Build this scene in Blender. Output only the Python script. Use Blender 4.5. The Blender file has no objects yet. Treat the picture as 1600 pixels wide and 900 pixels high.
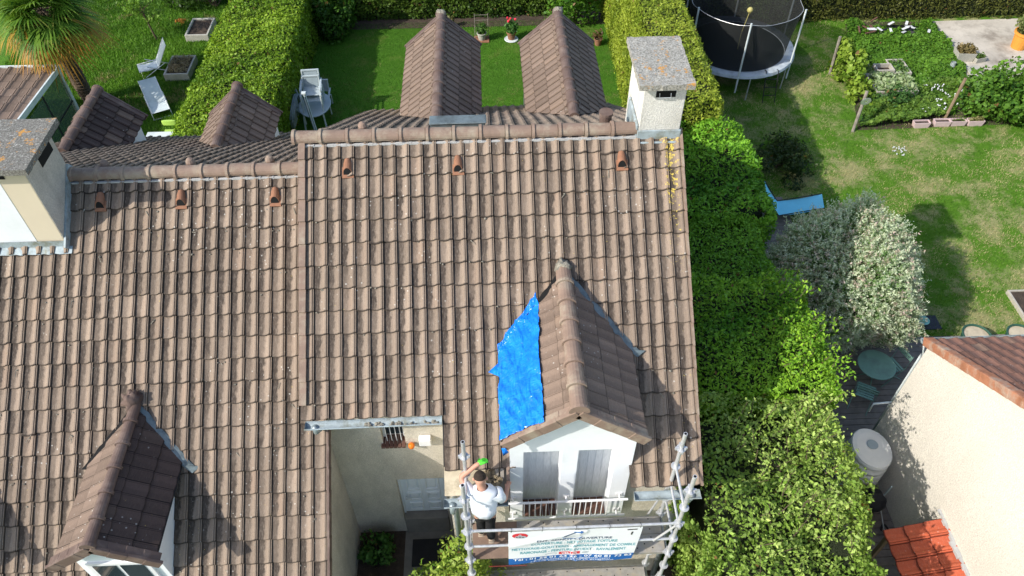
import bpy, bmesh, math, random
import numpy as np
from mathutils import Vector, Matrix, noise
random.seed(7); RNG = np.random.default_rng(7)
C = bpy.context.scene.collection
rad = math.radians

# ------------------------------------------------------------------ camera, sky, sun
CF, CP, CYAW, CROLL = 1200.088, 0.83513, 0.03736, -0.00402
CLOC = Vector((2.948, -9.932, 14.738))
def cam_axes():
    cy, sy, cp, sp = math.cos(CYAW), math.sin(CYAW), math.cos(CP), math.sin(CP)
    f = Vector((sy*cp, cy*cp, -sp)); r = Vector((cy, -sy, 0)); u = r.cross(f)
    c, s = math.cos(CROLL), math.sin(CROLL)
    return c*r+s*u, -s*r+c*u, f
RR, UU, FF = cam_axes()
cam = bpy.data.cameras.new('camera'); co = bpy.data.objects.new('camera', cam); C.objects.link(co)
cam.sensor_width = 36; cam.lens = 36*CF/1600; cam.clip_end = 2000; cam.clip_start = .1
m = Matrix((RR, UU, -FF)).transposed().to_4x4(); m.translation = CLOC; co.matrix_world = m
sc = bpy.context.scene; sc.camera = co
def at(px, py, z):
    """world point seen at a photo pixel, on the horizontal plane z"""
    d = FF+RR*(px-800)/CF-UU*(py-450)/CF; t = (z-CLOC.z)/d.z
    return CLOC+d*t

SUN_AZ, SUN_EL = 27, 37
w = bpy.data.worlds.new('World'); sc.world = w; w.use_nodes = True
nt = w.node_tree; bg = nt.nodes['Background']; sk = nt.nodes.new('ShaderNodeTexSky')
sk.sky_type = 'NISHITA'; sk.sun_disc = False; sk.sun_elevation = rad(SUN_EL); sk.sun_rotation = rad(244)
sk.air_density = 1; sk.dust_density = 1.5
nt.links.new(sk.outputs[0], bg.inputs[0]); bg.inputs[1].default_value = .15
sl = bpy.data.lights.new('sun', 'SUN'); sl.energy = 3.2; sl.angle = rad(.5); sl.color = (1, .95, .87)
so = bpy.data.objects.new('sun', sl); C.objects.link(so)
sd = Vector((math.cos(rad(SUN_AZ))*math.cos(rad(SUN_EL)), math.sin(rad(SUN_AZ))*math.cos(rad(SUN_EL)), -math.sin(rad(SUN_EL))))
so.rotation_euler = sd.to_track_quat('-Z', 'Y').to_euler(); so.location = (-20, -10, 30)
sc.view_settings.view_transform = 'Standard'; sc.view_settings.look = 'None'
sc.view_settings.exposure = .70; sc.view_settings.gamma = 1
try: sc.view_settings.use_curve_mapping = False
except Exception: pass
sc.cycles.max_bounces = 6; sc.cycles.transparent_max_bounces = 12

# ------------------------------------------------------------------ materials
class NT:
    def __init__(s, name):
        s.m = bpy.data.materials.new(name); s.m.use_nodes = True; s.t = s.m.node_tree
        s.b = s.t.nodes['Principled BSDF']; s.out = s.t.nodes['Material Output']
    def n(s, ty, **k):
        n = s.t.nodes.new(ty)
        for a, v in k.items(): setattr(n, a, v)
        return n
    def l(s, a, b): s.t.links.new(a, b)
    def obj(s): return s.n('ShaderNodeTexCoord').outputs['Object']
    def geo(s): return s.n('ShaderNodeNewGeometry').outputs['Position']
    def noise(s, vec, scale, detail=4, rough=.6):
        n = s.n('ShaderNodeTexNoise'); n.inputs['Scale'].default_value = scale
        n.inputs['Detail'].default_value = detail; n.inputs['Roughness'].default_value = rough
        s.l(vec, n.inputs['Vector']); return n.outputs['Fac']
    def ramp(s, fac, stops):
        n = s.n('ShaderNodeValToRGB'); e = n.color_ramp.elements
        while len(e) < len(stops): e.new(.5)
        for i, (p_, c_) in enumerate(stops):
            e[i].position = p_; e[i].color = (*c_, 1) if len(c_) == 3 else c_
        s.l(fac, n.inputs[0]); return n.outputs[0]
    def mix(s, fac, a, b, mode='MIX'):
        n = s.n('ShaderNodeMixRGB', blend_type=mode)
        for i, v in ((0, fac), (1, a), (2, b)):
            if isinstance(v, (int, float)): n.inputs[i].default_value = v
            elif isinstance(v, tuple): n.inputs[i].default_value = (*v, 1)
            else: s.l(v, n.inputs[i])
        return n.outputs[0]
    def math(s, op, a, b=0.):
        n = s.n('ShaderNodeMath', operation=op)
        for i, v in enumerate((a, b)):
            if isinstance(v, (int, float)): n.inputs[i].default_value = v
            else: s.l(v, n.inputs[i])
        return n.outputs[0]
    def scaled(s, vec, sx, sy, sz):
        n = s.n('ShaderNodeMapping'); n.inputs['Scale'].default_value = (sx, sy, sz); s.l(vec, n.inputs[0]); return n.outputs[0]
    def bump(s, h, strength, dist=.02):
        n = s.n('ShaderNodeBump'); n.inputs['Strength'].default_value = strength; n.inputs['Distance'].default_value = dist
        s.l(h, n.inputs['Height']); s.l(n.outputs[0], s.b.inputs['Normal'])
    def col(s, c):
        if isinstance(c, tuple): s.b.inputs['Base Color'].default_value = (*c, 1)
        else: s.l(c, s.b.inputs['Base Color'])
    def set(s, **k):
        for a, v in k.items(): s.b.inputs[a.replace('_', ' ')].default_value = v

def V3(c, f): return tuple(min(1, x*f) for x in c)
def plain(name, c, rough=.7, var=.25, scale=6, fine=60, bump=.15, metallic=0, spec=.3, dist=.01, dirt=None, coat=0):
    k = NT(name); g = k.geo()
    a = k.noise(g, scale, 5); b = k.noise(g, fine, 3)
    m1 = k.mix(k.ramp(a, [(.3, (0, 0, 0)), (.7, (1, 1, 1))]), V3(c, 1-var), V3(c, 1+var))
    m2 = k.mix(.35, m1, k.mix(b, V3(c, 1-var*1.4), V3(c, 1+var*1.2)))
    if dirt:
        dm = k.ramp(k.noise(g, scale*.6, 6, .7), [(.48, (0, 0, 0)), (.66, (1, 1, 1))])
        m2 = k.mix(dm, m2, dirt)
    k.col(m2); k.set(Roughness=rough, Metallic=metallic); k.b.inputs['Specular IOR Level'].default_value = spec
    if bump: k.bump(b, bump, dist)
    if coat: k.b.inputs['Coat Weight'].default_value = coat
    return k.m

def tile_mat(name, base, pale, dark, lichen=.5, stain=.75):
    k = NT(name); g = k.geo()
    at_ = k.n('ShaderNodeAttribute', attribute_name='tint'); r = k.n('ShaderNodeSeparateColor'); k.l(at_.outputs['Color'], r.inputs[0])
    uv = k.n('ShaderNodeTexCoord').outputs['UV']; su = k.n('ShaderNodeSeparateXYZ'); k.l(uv, su.inputs[0])
    c = k.mix(r.outputs[0], V3(base, .74), V3(base, 1.22))
    c = k.mix(k.math('MULTIPLY', k.ramp(r.outputs[1], [(.86, (0, 0, 0)), (1, (1, 1, 1))]), .6), c, (.27, .19, .135))
    # weather staining that collects in the pan of every tile
    fu = k.math('FRACT', su.outputs[0]); fv = k.math('FRACT', su.outputs[1])
    wig = k.math('MULTIPLY', k.math('SUBTRACT', k.noise(k.scaled(g, 9, 5, 5), 1.6, 4), .5), .55)
    lim = k.math('ADD', k.math('ADD', .50, wig), k.math('MULTIPLY', k.math('SUBTRACT', fv, .4), -.10))
    st = k.ramp(k.math('SUBTRACT', lim, fu), [(0, (0, 0, 0)), (.14, (1, 1, 1))])
    st = k.math('MULTIPLY', st, k.ramp(k.noise(g, 1.3, 5, .7), [(.28, (.45, .45, .45)), (.52, (1, 1, 1))]))
    st = k.math('MULTIPLY', st, k.ramp(r.outputs[2], [(.0, (.35, .35, .35)), (.45, (1, 1, 1))]))
    c = k.mix(k.math('MULTIPLY', st, stain), c, dark)
    pn = k.ramp(k.noise(k.scaled(g, 30, 6, 6), 2.2, 4, .7), [(.5, (0, 0, 0)), (.78, (1, 1, 1))])
    c = k.mix(k.math('MULTIPLY', pn, .38), c, pale)
    # dirt line along the nose of every course and in the side joints
    ed = k.ramp(fv, [(.935, (0, 0, 0)), (.985, (1, 1, 1))]); jd = k.ramp(k.math('ABSOLUTE', k.math('SUBTRACT', fu, .5)), [(.462, (0, 0, 0)), (.485, (1, 1, 1))])
    c = k.mix(k.math('MULTIPLY', ed, .88), c, V3(dark, .45)); c = k.mix(k.math('MULTIPLY', jd, .8), c, V3(dark, .35))
    gr = k.ramp(k.math('ABSOLUTE', k.math('SUBTRACT', fu, .88)), [(.012, (1, 1, 1)), (.03, (0, 0, 0))]); c = k.mix(k.math('MULTIPLY', gr, .6), c, V3(dark, .5))
    sp = k.ramp(k.noise(g, 95, 2, .5), [(.60, (0, 0, 0)), (.68, (1, 1, 1))])
    c = k.mix(k.math('MULTIPLY', sp, .45), c, V3(dark, .55))
    vo = k.n('ShaderNodeTexVoronoi'); vo.inputs['Scale'].default_value = 11; vo.inputs['Randomness'].default_value = 1; k.l(g, vo.inputs['Vector'])
    vd = k.math('SUBTRACT', vo.outputs['Distance'], k.math('MULTIPLY', k.noise(g, 55, 2), .14))
    vs = k.ramp(vd, [(.055, (1, 1, 1)), (.085, (0, 0, 0))])
    vs = k.math('MULTIPLY', vs, k.ramp(k.noise(g, .9, 3), [(.50, (0, 0, 0)), (.60, (1, 1, 1))]))
    c = k.mix(k.math('MULTIPLY', vs, lichen), c, (.62, .60, .54))
    # yellow lichen below the chimney and a few stray spots
    sx = k.n('ShaderNodeSeparateXYZ'); k.l(g, sx.inputs[0])
    ml = k.ramp(k.math('ABSOLUTE', k.math('SUBTRACT', sx.outputs[0], 5.82)), [(.06, (1, 1, 1)), (.20, (0, 0, 0))])
    ml = k.math('MULTIPLY', ml, k.ramp(k.math('MULTIPLY', sx.outputs[2], .1), [(.58, (.12, .12, .12)), (.70, (.8, .8, .8)), (.735, (1.0, 1.0, 1.0))]))
    ly = k.ramp(k.math('ADD', k.noise(g, 17, 5, .75), k.math('MULTIPLY', ml, .185)), [(.685, (0, 0, 0)), (.715, (1, 1, 1))])
    c = k.mix(k.math('MULTIPLY', ly, .9), c, (.62, .47, .09))
    k.col(c); k.set(Roughness=.82); k.b.inputs['Specular IOR Level'].default_value = .25
    k.bump(k.noise(g, 110, 3), .35, .006)
    return k.m

def leaf_mat(name, trans=.35, rough=.5, spec=.25):
    k = NT(name); a = k.n('ShaderNodeAttribute', attribute_name='tint')
    c = a.outputs['Color']; k.col(c); k.set(Roughness=rough); k.b.inputs['Specular IOR Level'].default_value = spec
    t = k.n('ShaderNodeBsdfTranslucent'); k.l(k.mix(1., c, (1.0, 1.0, .55), 'MULTIPLY'), t.inputs[0])
    mx = k.n('ShaderNodeMixShader'); mx.inputs[0].default_value = trans
    k.l(k.b.outputs[0], mx.inputs[1]); k.l(t.outputs[0], mx.inputs[2]); k.l(mx.outputs[0], k.out.inputs[0])
    return k.m

M = {}
M['tile'] = tile_mat('concrete_tile', (.245, .187, .140), (.43, .36, .29), (.058, .044, .034), stain=1.)
M['tile_gable'] = tile_mat('dormer_slope_tile', (.205, .148, .112), (.33, .25, .19), (.11, .08, .062), lichen=.5, stain=.3)
M['tile_dark'] = tile_mat('dormer_tile_shade', (.085, .058, .048), (.15, .11, .09), (.045, .032, .028), lichen=.4, stain=.35)  # darker copy; its colour carries the shade of the left dormer's right slope
M['tile_red'] = tile_mat('red_brown_tile', (.205, .105, .075), (.33, .22, .18), (.085, .06, .055), lichen=.3, stain=.5)
M['ridge'] = plain('ridge_tile', (.235, .165, .125), .8, .22, 5, 70, .3, dirt=(.32, .265, .20))
M['ridge_dark'] = plain('ridge_tile_dark', (.125, .085, .070), .7, .25, 5, 70, .3, dirt=(.19, .14, .115))
M['terracotta'] = plain('terracotta', (.26, .125, .072), .8, .25, 8, 60, .2)
M['orange_tile'] = tile_mat('orange_tile', (.50, .11, .05), (.58, .28, .20), (.26, .05, .03), lichen=.2, stain=.3)
M['mortar'] = plain('mortar', (.44, .44, .43), .9, .2, 6, 50, .5)
M['mortar_dirty'] = plain('mortar_dirty', (.27, .25, .20), .95, .5, 9, 40, .9, dist=.03)
M['white_render'] = plain('white_render', (.78, .80, .81), .85, .04, 1.6, 40, .12, dirt=(.70, .73, .74))
M['cream_render'] = plain('cream_render', (.62, .54, .40), .9, .05, 2, 90, .1)
def roughcast(name, c, dirt, amt=.5):
    k = NT(name); g = k.geo(); b = k.noise(g, 42, 4, .7)
    base = k.mix(k.ramp(b, [(.3, (0, 0, 0)), (.65, (1, 1, 1))]), V3(c, .72), V3(c, 1.1))
    dm = k.math('MULTIPLY', k.ramp(k.noise(k.scaled(g, 1, 1, .45), 1.6, 6, .7), [(.42, (0, 0, 0)), (.7, (1, 1, 1))]), amt)
    k.col(k.mix(dm, base, dirt)); k.set(Roughness=.95); k.bump(b, .9, .02); return k.m
M['chimney_render'] = roughcast('chimney_render', (.74, .72, .66), (.40, .38, .33), .5)
M['roughcast'] = roughcast('roughcast', (.68, .62, .51), (.30, .27, .21))
M['roughcast_old'] = roughcast('roughcast_old', (.58, .54, .46), (.26, .24, .20), .6)
M['wall_pale'] = roughcast('pale_wall_paint', (.75, .695, .60), (.62, .565, .48), .5)
M['zinc'] = plain('zinc', (.16, .20, .21), .55, .25, 6, 30, .1, metallic=.3, dirt=(.09, .11, .11))
M['zinc_pipe'] = plain('zinc_pipe', (.34, .40, .42), .45, .2, 6, 30, .1, metallic=.5)
M['zinc_pale'] = plain('zinc_flashing', (.33, .39, .41), .6, .3, 8, 30, .2, metallic=.1, dirt=(.20, .21, .17))
M['galv'] = plain('galvanised_steel', (.56, .57, .58), .42, .28, 14, 60, .1, metallic=.45, dirt=(.60, .60, .57))
M['steel_deck'] = plain('perforated_steel_deck', (.36, .345, .32), .6, .25, 9, 60, .15, metallic=.3, dirt=(.42, .37, .29))
M['slab'] = None
def slab_mat(dk=1.):
    k = NT('lichen_concrete'); g = k.geo()
    c = k.ramp(k.noise(g, 38, 6, .75), [(.32, (.05, .049, .045)), (.44, (.25*dk, .24*dk, .205*dk)), (.56, (.40*dk, .385*dk, .335*dk)), (.68, (.60, .59, .55))])
    c = k.mix(k.ramp(k.noise(g, 9, 4, .7), [(.6, (0, 0, 0)), (.72, (.7, .7, .7))]), c, (.17, .16, .14))
    c = k.mix(k.ramp(k.noise(g, 6.5, 5, .75), [(.585, (0, 0, 0)), (.625, (1, 1, 1))]), c, (.55, .27, .05))
    k.col(c); k.set(Roughness=.95); k.bump(k.noise(g, 60, 5, .7), .9, .02); return k.m
M['slab'] = slab_mat()
M['slab_dark'] = slab_mat(.55)
M['black'] = plain('black_rubber', (.02, .02, .022), .6, .3, 8, 60, .1)
M['dark_hole'] = plain('dark_void', (.008, .008, .008), .9, .1)
M['white_paint'] = plain('white_metal_paint', (.80, .80, .80), .35, .04, 8, 60, 0, spec=.5)
M['white_plastic'] = plain('white_plastic', (.62, .68, .68), .45, .08, 5, 60, .05, spec=.4, dirt=(.50, .55, .54))
M['grey_plastic'] = plain('grey_plastic', (.30, .36, .38), .5, .1, 5, 60, .05)
M['door'] = plain('grey_door_paint', (.74, .79, .81), .45, .06, 4, 60, 0)
M['shutter'] = None
def slat_mat():
    k = NT('grey_shutter'); g = k.geo(); s_ = k.n('ShaderNodeSeparateXYZ'); k.l(g, s_.inputs[0])
    c = k.ramp(k.noise(k.scaled(g, 40, 1, 3), 2, 3), [(.3, (.56, .58, .59)), (.7, (.72, .74, .75))])
    k.col(c); k.set(Roughness=.5); return k.m
M['shutter'] = slat_mat()
M['brick'] = plain('brick_sill', (.135, .070, .052), .85, .35, 14, 60, .4)
M['wood_grey'] = plain('weathered_wood', (.27, .24, .20), .85, .25, 8, 90, .4, dirt=(.17, .15, .12))
M['wood_brown'] = plain('brown_post_wood', (.22, .16, .10), .85, .25, 8, 90, .4)
M['deck'] = plain('dark_decking', (.21, .18, .155), .8, .35, 5, 90, .4)
M['board'] = plain('plywood', (.22, .15, .11), .8, .3, 5, 60, .2)
M['rafter'] = plain('bare_board', (.50, .43, .31), .85, .2, 6, 60, .3, dirt=(.32, .27, .19))
M['soil'] = plain('soil', (.075, .055, .04), .95, .5, 6, 40, .9, dist=.04)
M['path'] = plain('path_concrete', (.22, .205, .18), .9, .25, 4, 60, .4)
M['patio'] = plain('worn_concrete', (.50, .46, .39), .9, .22, 1.2, 30, .3, dirt=(.25, .22, .18))
M['debris'] = plain('moss_debris', (.24, .19, .12), .95, .6, 14, 40, .9, dist=.03)
M['skin'] = plain('skin', (.50, .27, .19), .55, .08, 12, 60, .05)
M['scalp'] = plain('shaved_skin', (.42, .25, .19), .6, .15, 30, 90, .05)
M['hair'] = plain('short_dark_hair', (.035, .024, .018), .9, .4, 40, 160, .4)
M['tshirt'] = plain('white_cotton', (.76, .79, .84), .9, .03, 12, 60, .15)
M['trousers'] = plain('black_trousers', (.014, .014, .016), .85, .3, 8, 60, .2)
M['shoe'] = plain('beige_shoe', (.46, .38, .29), .8, .15, 12, 60, .1)
M['green_glove'] = plain('bright_green_glove', (.12, .85, .06), .7, .1, 12, 60, .1)
M['blue_lounger'] = plain('blue_fabric', (.20, .64, .80), .7, .08, 5, 60, .05)
M['table_green'] = plain('green_grey_metal', (.20, .36, .30), .5, .12, 4, 50, .05, dirt=(.16, .26, .23))
M['tank'] = plain('beige_tank_plastic', (.70, .69, .64), .5, .08, 3, 60, .05)
M['lime'] = plain('lime_plastic', (.42, .62, .12), .5, .1)
M['pot_pink'] = plain('pink_plastic', (.62, .47, .46), .7, .12, 9, 60, .1)
M['concrete_box'] = plain('grey_trough', (.40, .39, .34), .9, .2, 7, 50, .3)
M['wood_pale'] = plain('pale_weathered_boards', (.42, .39, .33), .85, .2, 8, 70, .3)
M['orange_pot'] = plain('orange_pot', (.66, .28, .045), .7, .12, 6, 60, .1)
M['plastic_black'] = plain('black_sheet', (.012, .012, .014), .35, .3, 8, 60, .2)
M['white_sheet'] = plain('white_sheet', (.62, .64, .65), .5, .1, 6, 60, .1)
M['tramp_mat'] = plain('black_trampoline_mat', (.012, .014, .016), .7, .4, 2, 120, .1)
M['tramp_pad'] = plain('pale_blue_pad', (.45, .50, .53), .55, .1, 6, 60, .1, dirt=(.30, .33, .33))
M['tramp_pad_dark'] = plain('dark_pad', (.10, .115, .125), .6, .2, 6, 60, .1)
M['red'] = plain('red_paint', (.38, .05, .05), .5, .1)
M['orange_lamp'] = plain('orange_plastic', (.80, .20, .02), .3, .1)
M['glass'] = None
k = NT('dark_glass'); k.col((.03, .045, .05)); k.set(Roughness=.08); k.b.inputs['Specular IOR Level'].default_value = .8; M['glass'] = k.m
k = NT('veranda_glass'); k.col((.10, .16, .11)); k.set(Roughness=.1); k.b.inputs['Alpha'].default_value = .55; M['vglass'] = k.m
k = NT('safety_net'); k.col((.015, .017, .016)); k.set(Roughness=.8)
tr_ = k.n('ShaderNodeBsdfTransparent'); mx_ = k.n('ShaderNodeMixShader'); mx_.inputs[0].default_value = .72
k.l(tr_.outputs[0], mx_.inputs[1]); k.l(k.b.outputs[0], mx_.inputs[2]); k.l(mx_.outputs[0], k.out.inputs[0]); M['net'] = k.m
k = NT('blue_tarpaulin'); g_ = k.geo()
k.col(k.mix(k.ramp(k.noise(g_, 5, 4), [(.35, (0, 0, 0)), (.65, (1, 1, 1))]), (.004, .15, .66), (.010, .23, .86))); k.set(Roughness=.2)
h1 = k.math('ABSOLUTE', k.math('SUBTRACT', k.noise(k.scaled(g_, 1.5, .5, 1), 5, 2, .5), .5)); h2 = k.math('ABSOLUTE', k.math('SUBTRACT', k.noise(k.scaled(g_, .7, 1.6, 1), 9, 2, .5), .5))
k.bump(k.math('ADD', h1, k.math('MULTIPLY', h2, .3)), 1., .085); M['tarp'] = k.m
k = NT('banner_vinyl'); g_ = k.geo()
k.col(k.mix(k.noise(g_, 3, 2), (.78, .81, .82), (.84, .86, .87))); k.set(Roughness=.45); M['banner'] = k.m
def ink(n, c):
    k = NT(n); k.col(c); k.set(Roughness=.6); return k.m
M['ink_teal'] = ink('teal_print', (.17, .42, .47)); M['ink_grey'] = ink('grey_print', (.10, .14, .20)); M['ink_blue'] = ink('blue_print', (.015, .13, .42))
M['ink_white'] = ink('white_print', (.85, .87, .88)); M['ink_red'] = ink('red_print', (.65, .04, .05)); M['ink_black'] = ink('black_print', (.02, .02, .02)); M['ink_lgrey'] = ink('light_grey_print', (.42, .48, .52))
M['leaf'] = leaf_mat('leaf'); M['leaf_gloss'] = leaf_mat('glossy_leaf', .30, .5, .25)
M['resin_grey'] = plain('grey_resin', (.40, .46, .47), .5, .12, 5, 60, .05); M['grassblade'] = leaf_mat('grass_blade', .3, .6)
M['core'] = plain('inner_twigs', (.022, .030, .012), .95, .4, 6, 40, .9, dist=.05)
M['bark'] = plain('bark', (.13, .095, .065), .95, .35, 10, 50, .9, dist=.03)
def ground_mat(name, c1, c2, dry, drylim=(.5, .66), soil=None):
    k = NT(name); g = k.geo()
    c = k.mix(k.ramp(k.noise(g, 3.2, 5, .7), [(.35, (0, 0, 0)), (.65, (1, 1, 1))]), c1, c2)
    c = k.mix(.45, c, k.mix(k.noise(g, 45, 4, .7), V3(c1, .5), V3(c2, 1.5)))
    d = k.ramp(k.noise(g, .85, 7, .72), [(drylim[0], (0, 0, 0)), (drylim[1], (1, 1, 1))])
    c = k.mix(k.math('MULTIPLY', d, .75), c, dry)
    k.col(c); k.set(Roughness=.95); k.b.inputs['Specular IOR Level'].default_value = .1
    k.bump(k.noise(g, 70, 4, .7), .9, .03); return k.m
M['lawn'] = ground_mat('lawn_green', (.045, .125, .010), (.075, .19, .018), (.20, .20, .06), (.54, .74))
M['lawn_dry'] = ground_mat('lawn_patchy', (.06, .15, .012), (.11, .24, .022), (.39, .345, .175), (.465, .60))
M['lawn_rough'] = ground_mat('lawn_rough', (.055, .14, .014), (.10, .22, .025), (.16, .17, .05), (.55, .75))

# ------------------------------------------------------------------ mesh helpers
class MB:
    def __init__(s): s.v = []; s.f = []; s.mi = []
    def add(s, vs, fs, mi=0):
        o = len(s.v); s.v += [tuple(x) for x in vs]; s.f += [tuple(i+o for i in f) for f in fs]; s.mi += [mi]*len(fs); return s
    def box(s, x0, x1, y0, y1, z0, z1, mi=0):
        return s.add([(x0,y0,z0),(x1,y0,z0),(x1,y1,z0),(x0,y1,z0),(x0,y0,z1),(x1,y0,z1),(x1,y1,z1),(x0,y1,z1)],
                     [(0,3,2,1),(4,5,6,7),(0,1,5,4),(1,2,6,5),(2,3,7,6),(3,0,4,7)], mi)
    def beam(s, p0, p1, wd, ht, up=(0,0,1), mi=0):
        p0, p1 = Vector(p0), Vector(p1); d = (p1-p0).normalized(); up = Vector(up)
        if abs(d.dot(up)) > .99: up = Vector((0,1,0))
        r = d.cross(up).normalized()*wd/2; u = r.cross(d).normalized()*ht/2
        vs = [p-r-u if 0 else p+a*r+b*u for p in (p0, p1) for a, b in ((-1,-1),(1,-1),(1,1),(-1,1))]
        return s.add(vs, [(0,3,2,1),(4,5,6,7),(0,1,5,4),(1,2,6,5),(2,3,7,6),(3,0,4,7)], mi)
    def tube(s, pts, r, n=8, mi=0, cap=True, r1=None):
        pts = [Vector(p) for p in pts]; L = len(pts); vs = []; fs = []
        for i, p in enumerate(pts):
            d = (pts[min(i+1, L-1)]-pts[max(i-1, 0)]).normalized()
            up = Vector((0,0,1)) if abs(d.z) < .95 else Vector((0,1,0))
            a = d.cross(up).normalized(); b = a.cross(d)
            rr = r if r1 is None else r+(r1-r)*i/(L-1)
            for j in range(n):
                t = 2*math.pi*j/n; vs.append(p+a*math.cos(t)*rr+b*math.sin(t)*rr)
        for i in range(L-1):
            for j in range(n): fs.append((i*n+j, i*n+(j+1)%n, (i+1)*n+(j+1)%n, (i+1)*n+j))
        if cap: fs.append(tuple(range(n))[::-1]); fs.append(tuple(range((L-1)*n, L*n)))
        return s.add(vs, fs, mi)
    def lathe(s, c, prof, n=20, sx=1, sy=1, mi=0, cap=True):
        c = Vector(c); vs = []; fs = []
        for r, z in prof:
            for j in range(n):
                t = 2*math.pi*j/n; vs.append((c.x+math.cos(t)*r*sx, c.y+math.sin(t)*r*sy, c.z+z))
        for i in range(len(prof)-1):
            for j in range(n): fs.append((i*n+j, i*n+(j+1)%n, (i+1)*n+(j+1)%n, (i+1)*n+j))
        if cap: fs.append(tuple(range(n))[::-1]); fs.append(tuple(range((len(prof)-1)*n, len(prof)*n)))
        return s.add(vs, fs, mi)
    def prism(s, poly, axis, a0, a1, mi=0):
        n = len(poly)
        def P(p, a):
            return {'x': (a, p[0], p[1]), 'y': (p[0], a, p[1]), 'z': (p[0], p[1], a)}[axis]
        vs = [P(p, a0) for p in poly]+[P(p, a1) for p in poly]
        fs = [tuple(range(n)), tuple(range(n, 2*n))[::-1]]+[((i+1)%n, i, n+i, n+(i+1)%n) for i in range(n)]
        return s.add(vs, fs, mi)
    def quad(s, a, b, c, d, mi=0): return s.add([a, b, c, d], [(0,1,2,3)], mi)
    def blob(s, c, r, n=10, amp=.2, seed=0, mi=0, sz=1.):
        c = Vector(c); vs = []; fs = []
        for i in range(n+1):
            th = math.pi*i/n
            for j in range(2*n):
                ph = math.pi*j/n
                d = Vector((math.sin(th)*math.cos(ph), math.sin(th)*math.sin(ph), math.cos(th)))
                q = d*(1+amp*2*(noise.noise(d*2.2+Vector((seed, seed*2, 0)))))
                vs.append(c+Vector((q.x*r, q.y*r, q.z*r*sz)))
        for i in range(n):
            for j in range(2*n): fs.append((i*2*n+j, (i+1)*2*n+j, (i+1)*2*n+(j+1)%(2*n), i*2*n+(j+1)%(2*n)))
        return s.add(vs, fs, mi)

def link(me, name, parent=None):
    o = bpy.data.objects.new(name, me); C.objects.link(o)
    if parent:
        o.parent = parent
        if parent.type == 'EMPTY': o.matrix_parent_inverse = Matrix.Translation(-parent.location)
    return o
def mesh(name, vs, fs, mats, mi=None, smooth=False, bevel=0):
    me = bpy.data.meshes.new(name); me.from_pydata(vs, [], fs)
    for m_ in mats: me.materials.append(m_)
    if mi is not None and len(mats) > 1: me.polygons.foreach_set('material_index', mi)
    bm = bmesh.new(); bm.from_mesh(me); bmesh.ops.recalc_face_normals(bm, faces=bm.faces)
    if bevel:
        ed = [e for e in bm.edges if len(e.link_faces) == 2 and e.calc_face_angle(0) > .6]
        bmesh.ops.bevel(bm, geom=ed, offset=bevel, segments=1, affect='EDGES', clamp_overlap=True)
    bm.to_mesh(me); bm.free()
    if smooth: me.polygons.foreach_set('use_smooth', [True]*len(me.polygons))
    me.update(); return me
def P(mb, name, mat, parent, smooth=False, bevel=0, label=None):
    mats = mat if isinstance(mat, list) else [mat]
    o = link(mesh(name, mb.v, mb.f, mats, mb.mi, smooth, bevel), name, parent)
    if label: o['label'] = label
    return o
def tag(o, label, cat, group=None):
    o['label'] = label; o['category'] = cat
    if group: o['group'] = group
    return o
def T(name, label, cat, loc, group=None):
    o = bpy.data.objects.new(name, None); C.objects.link(o); o.location = loc; o.empty_display_size = .2
    return tag(o, label, cat, group)
def one(mb, name, mat, label, cat, loc, group=None, smooth=False, bevel=0):
    """a thing that is a single mesh: origin at loc"""
    L = Vector(loc); v = [tuple(Vector(p)-L) for p in mb.v]
    mats = mat if isinstance(mat, list) else [mat]
    o = link(mesh(name, v, mb.f, mats, mb.mi, smooth, bevel), name); o.location = L
    return tag(o, label, cat, group)
def struct(o, kind='structure'): o['kind'] = kind; return o
def dup(root, loc, rotz=0, label=None, group=None, scale=None):
    r = root.copy(); C.objects.link(r); r.location = loc; r.rotation_euler = (0, 0, rotz)
    if scale: r.scale = (scale,)*3
    if label: r['label'] = label
    if group: r['group'] = group
    for ch in list(root.children):
        c = ch.copy(); C.objects.link(c); c.parent = r
        for g in list(ch.children):
            d = g.copy(); C.objects.link(d); d.parent = c
    return r

# fast mesh of many small leaves
def leafmesh(name, P_, N_, size, cols, mat, parent=None, loc=None, aspect=.55, spread=.7, varsize=.5, tri=False, up=0.):
    n = len(P_)
    nr = N_+RNG.normal(0, spread, (n, 3)); nr[:, 2] += up; nr /= np.linalg.norm(nr, axis=1)[:, None]+1e-9
    t = RNG.normal(0, 1, (n, 3)); t -= nr*(t*nr).sum(1)[:, None]; t /= np.linalg.norm(t, axis=1)[:, None]+1e-9
    b = np.cross(nr, t); s = size*(1+RNG.uniform(-varsize, varsize, n))[:, None]
    L = t*s; Wd = b*s*aspect*.5
    if tri:
        V = np.stack([P_-Wd*.8, P_+Wd*.8, P_+L], 1); k_ = 3
    else:
        V = np.stack([P_-L*.5, P_+Wd+nr*s*.08, P_+L*.5, P_-Wd+nr*s*.08], 1); k_ = 4
    V = V.reshape(-1, 3).astype(np.float32)
    return rawmesh(name, V, k_, cols, mat, parent, loc)
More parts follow.
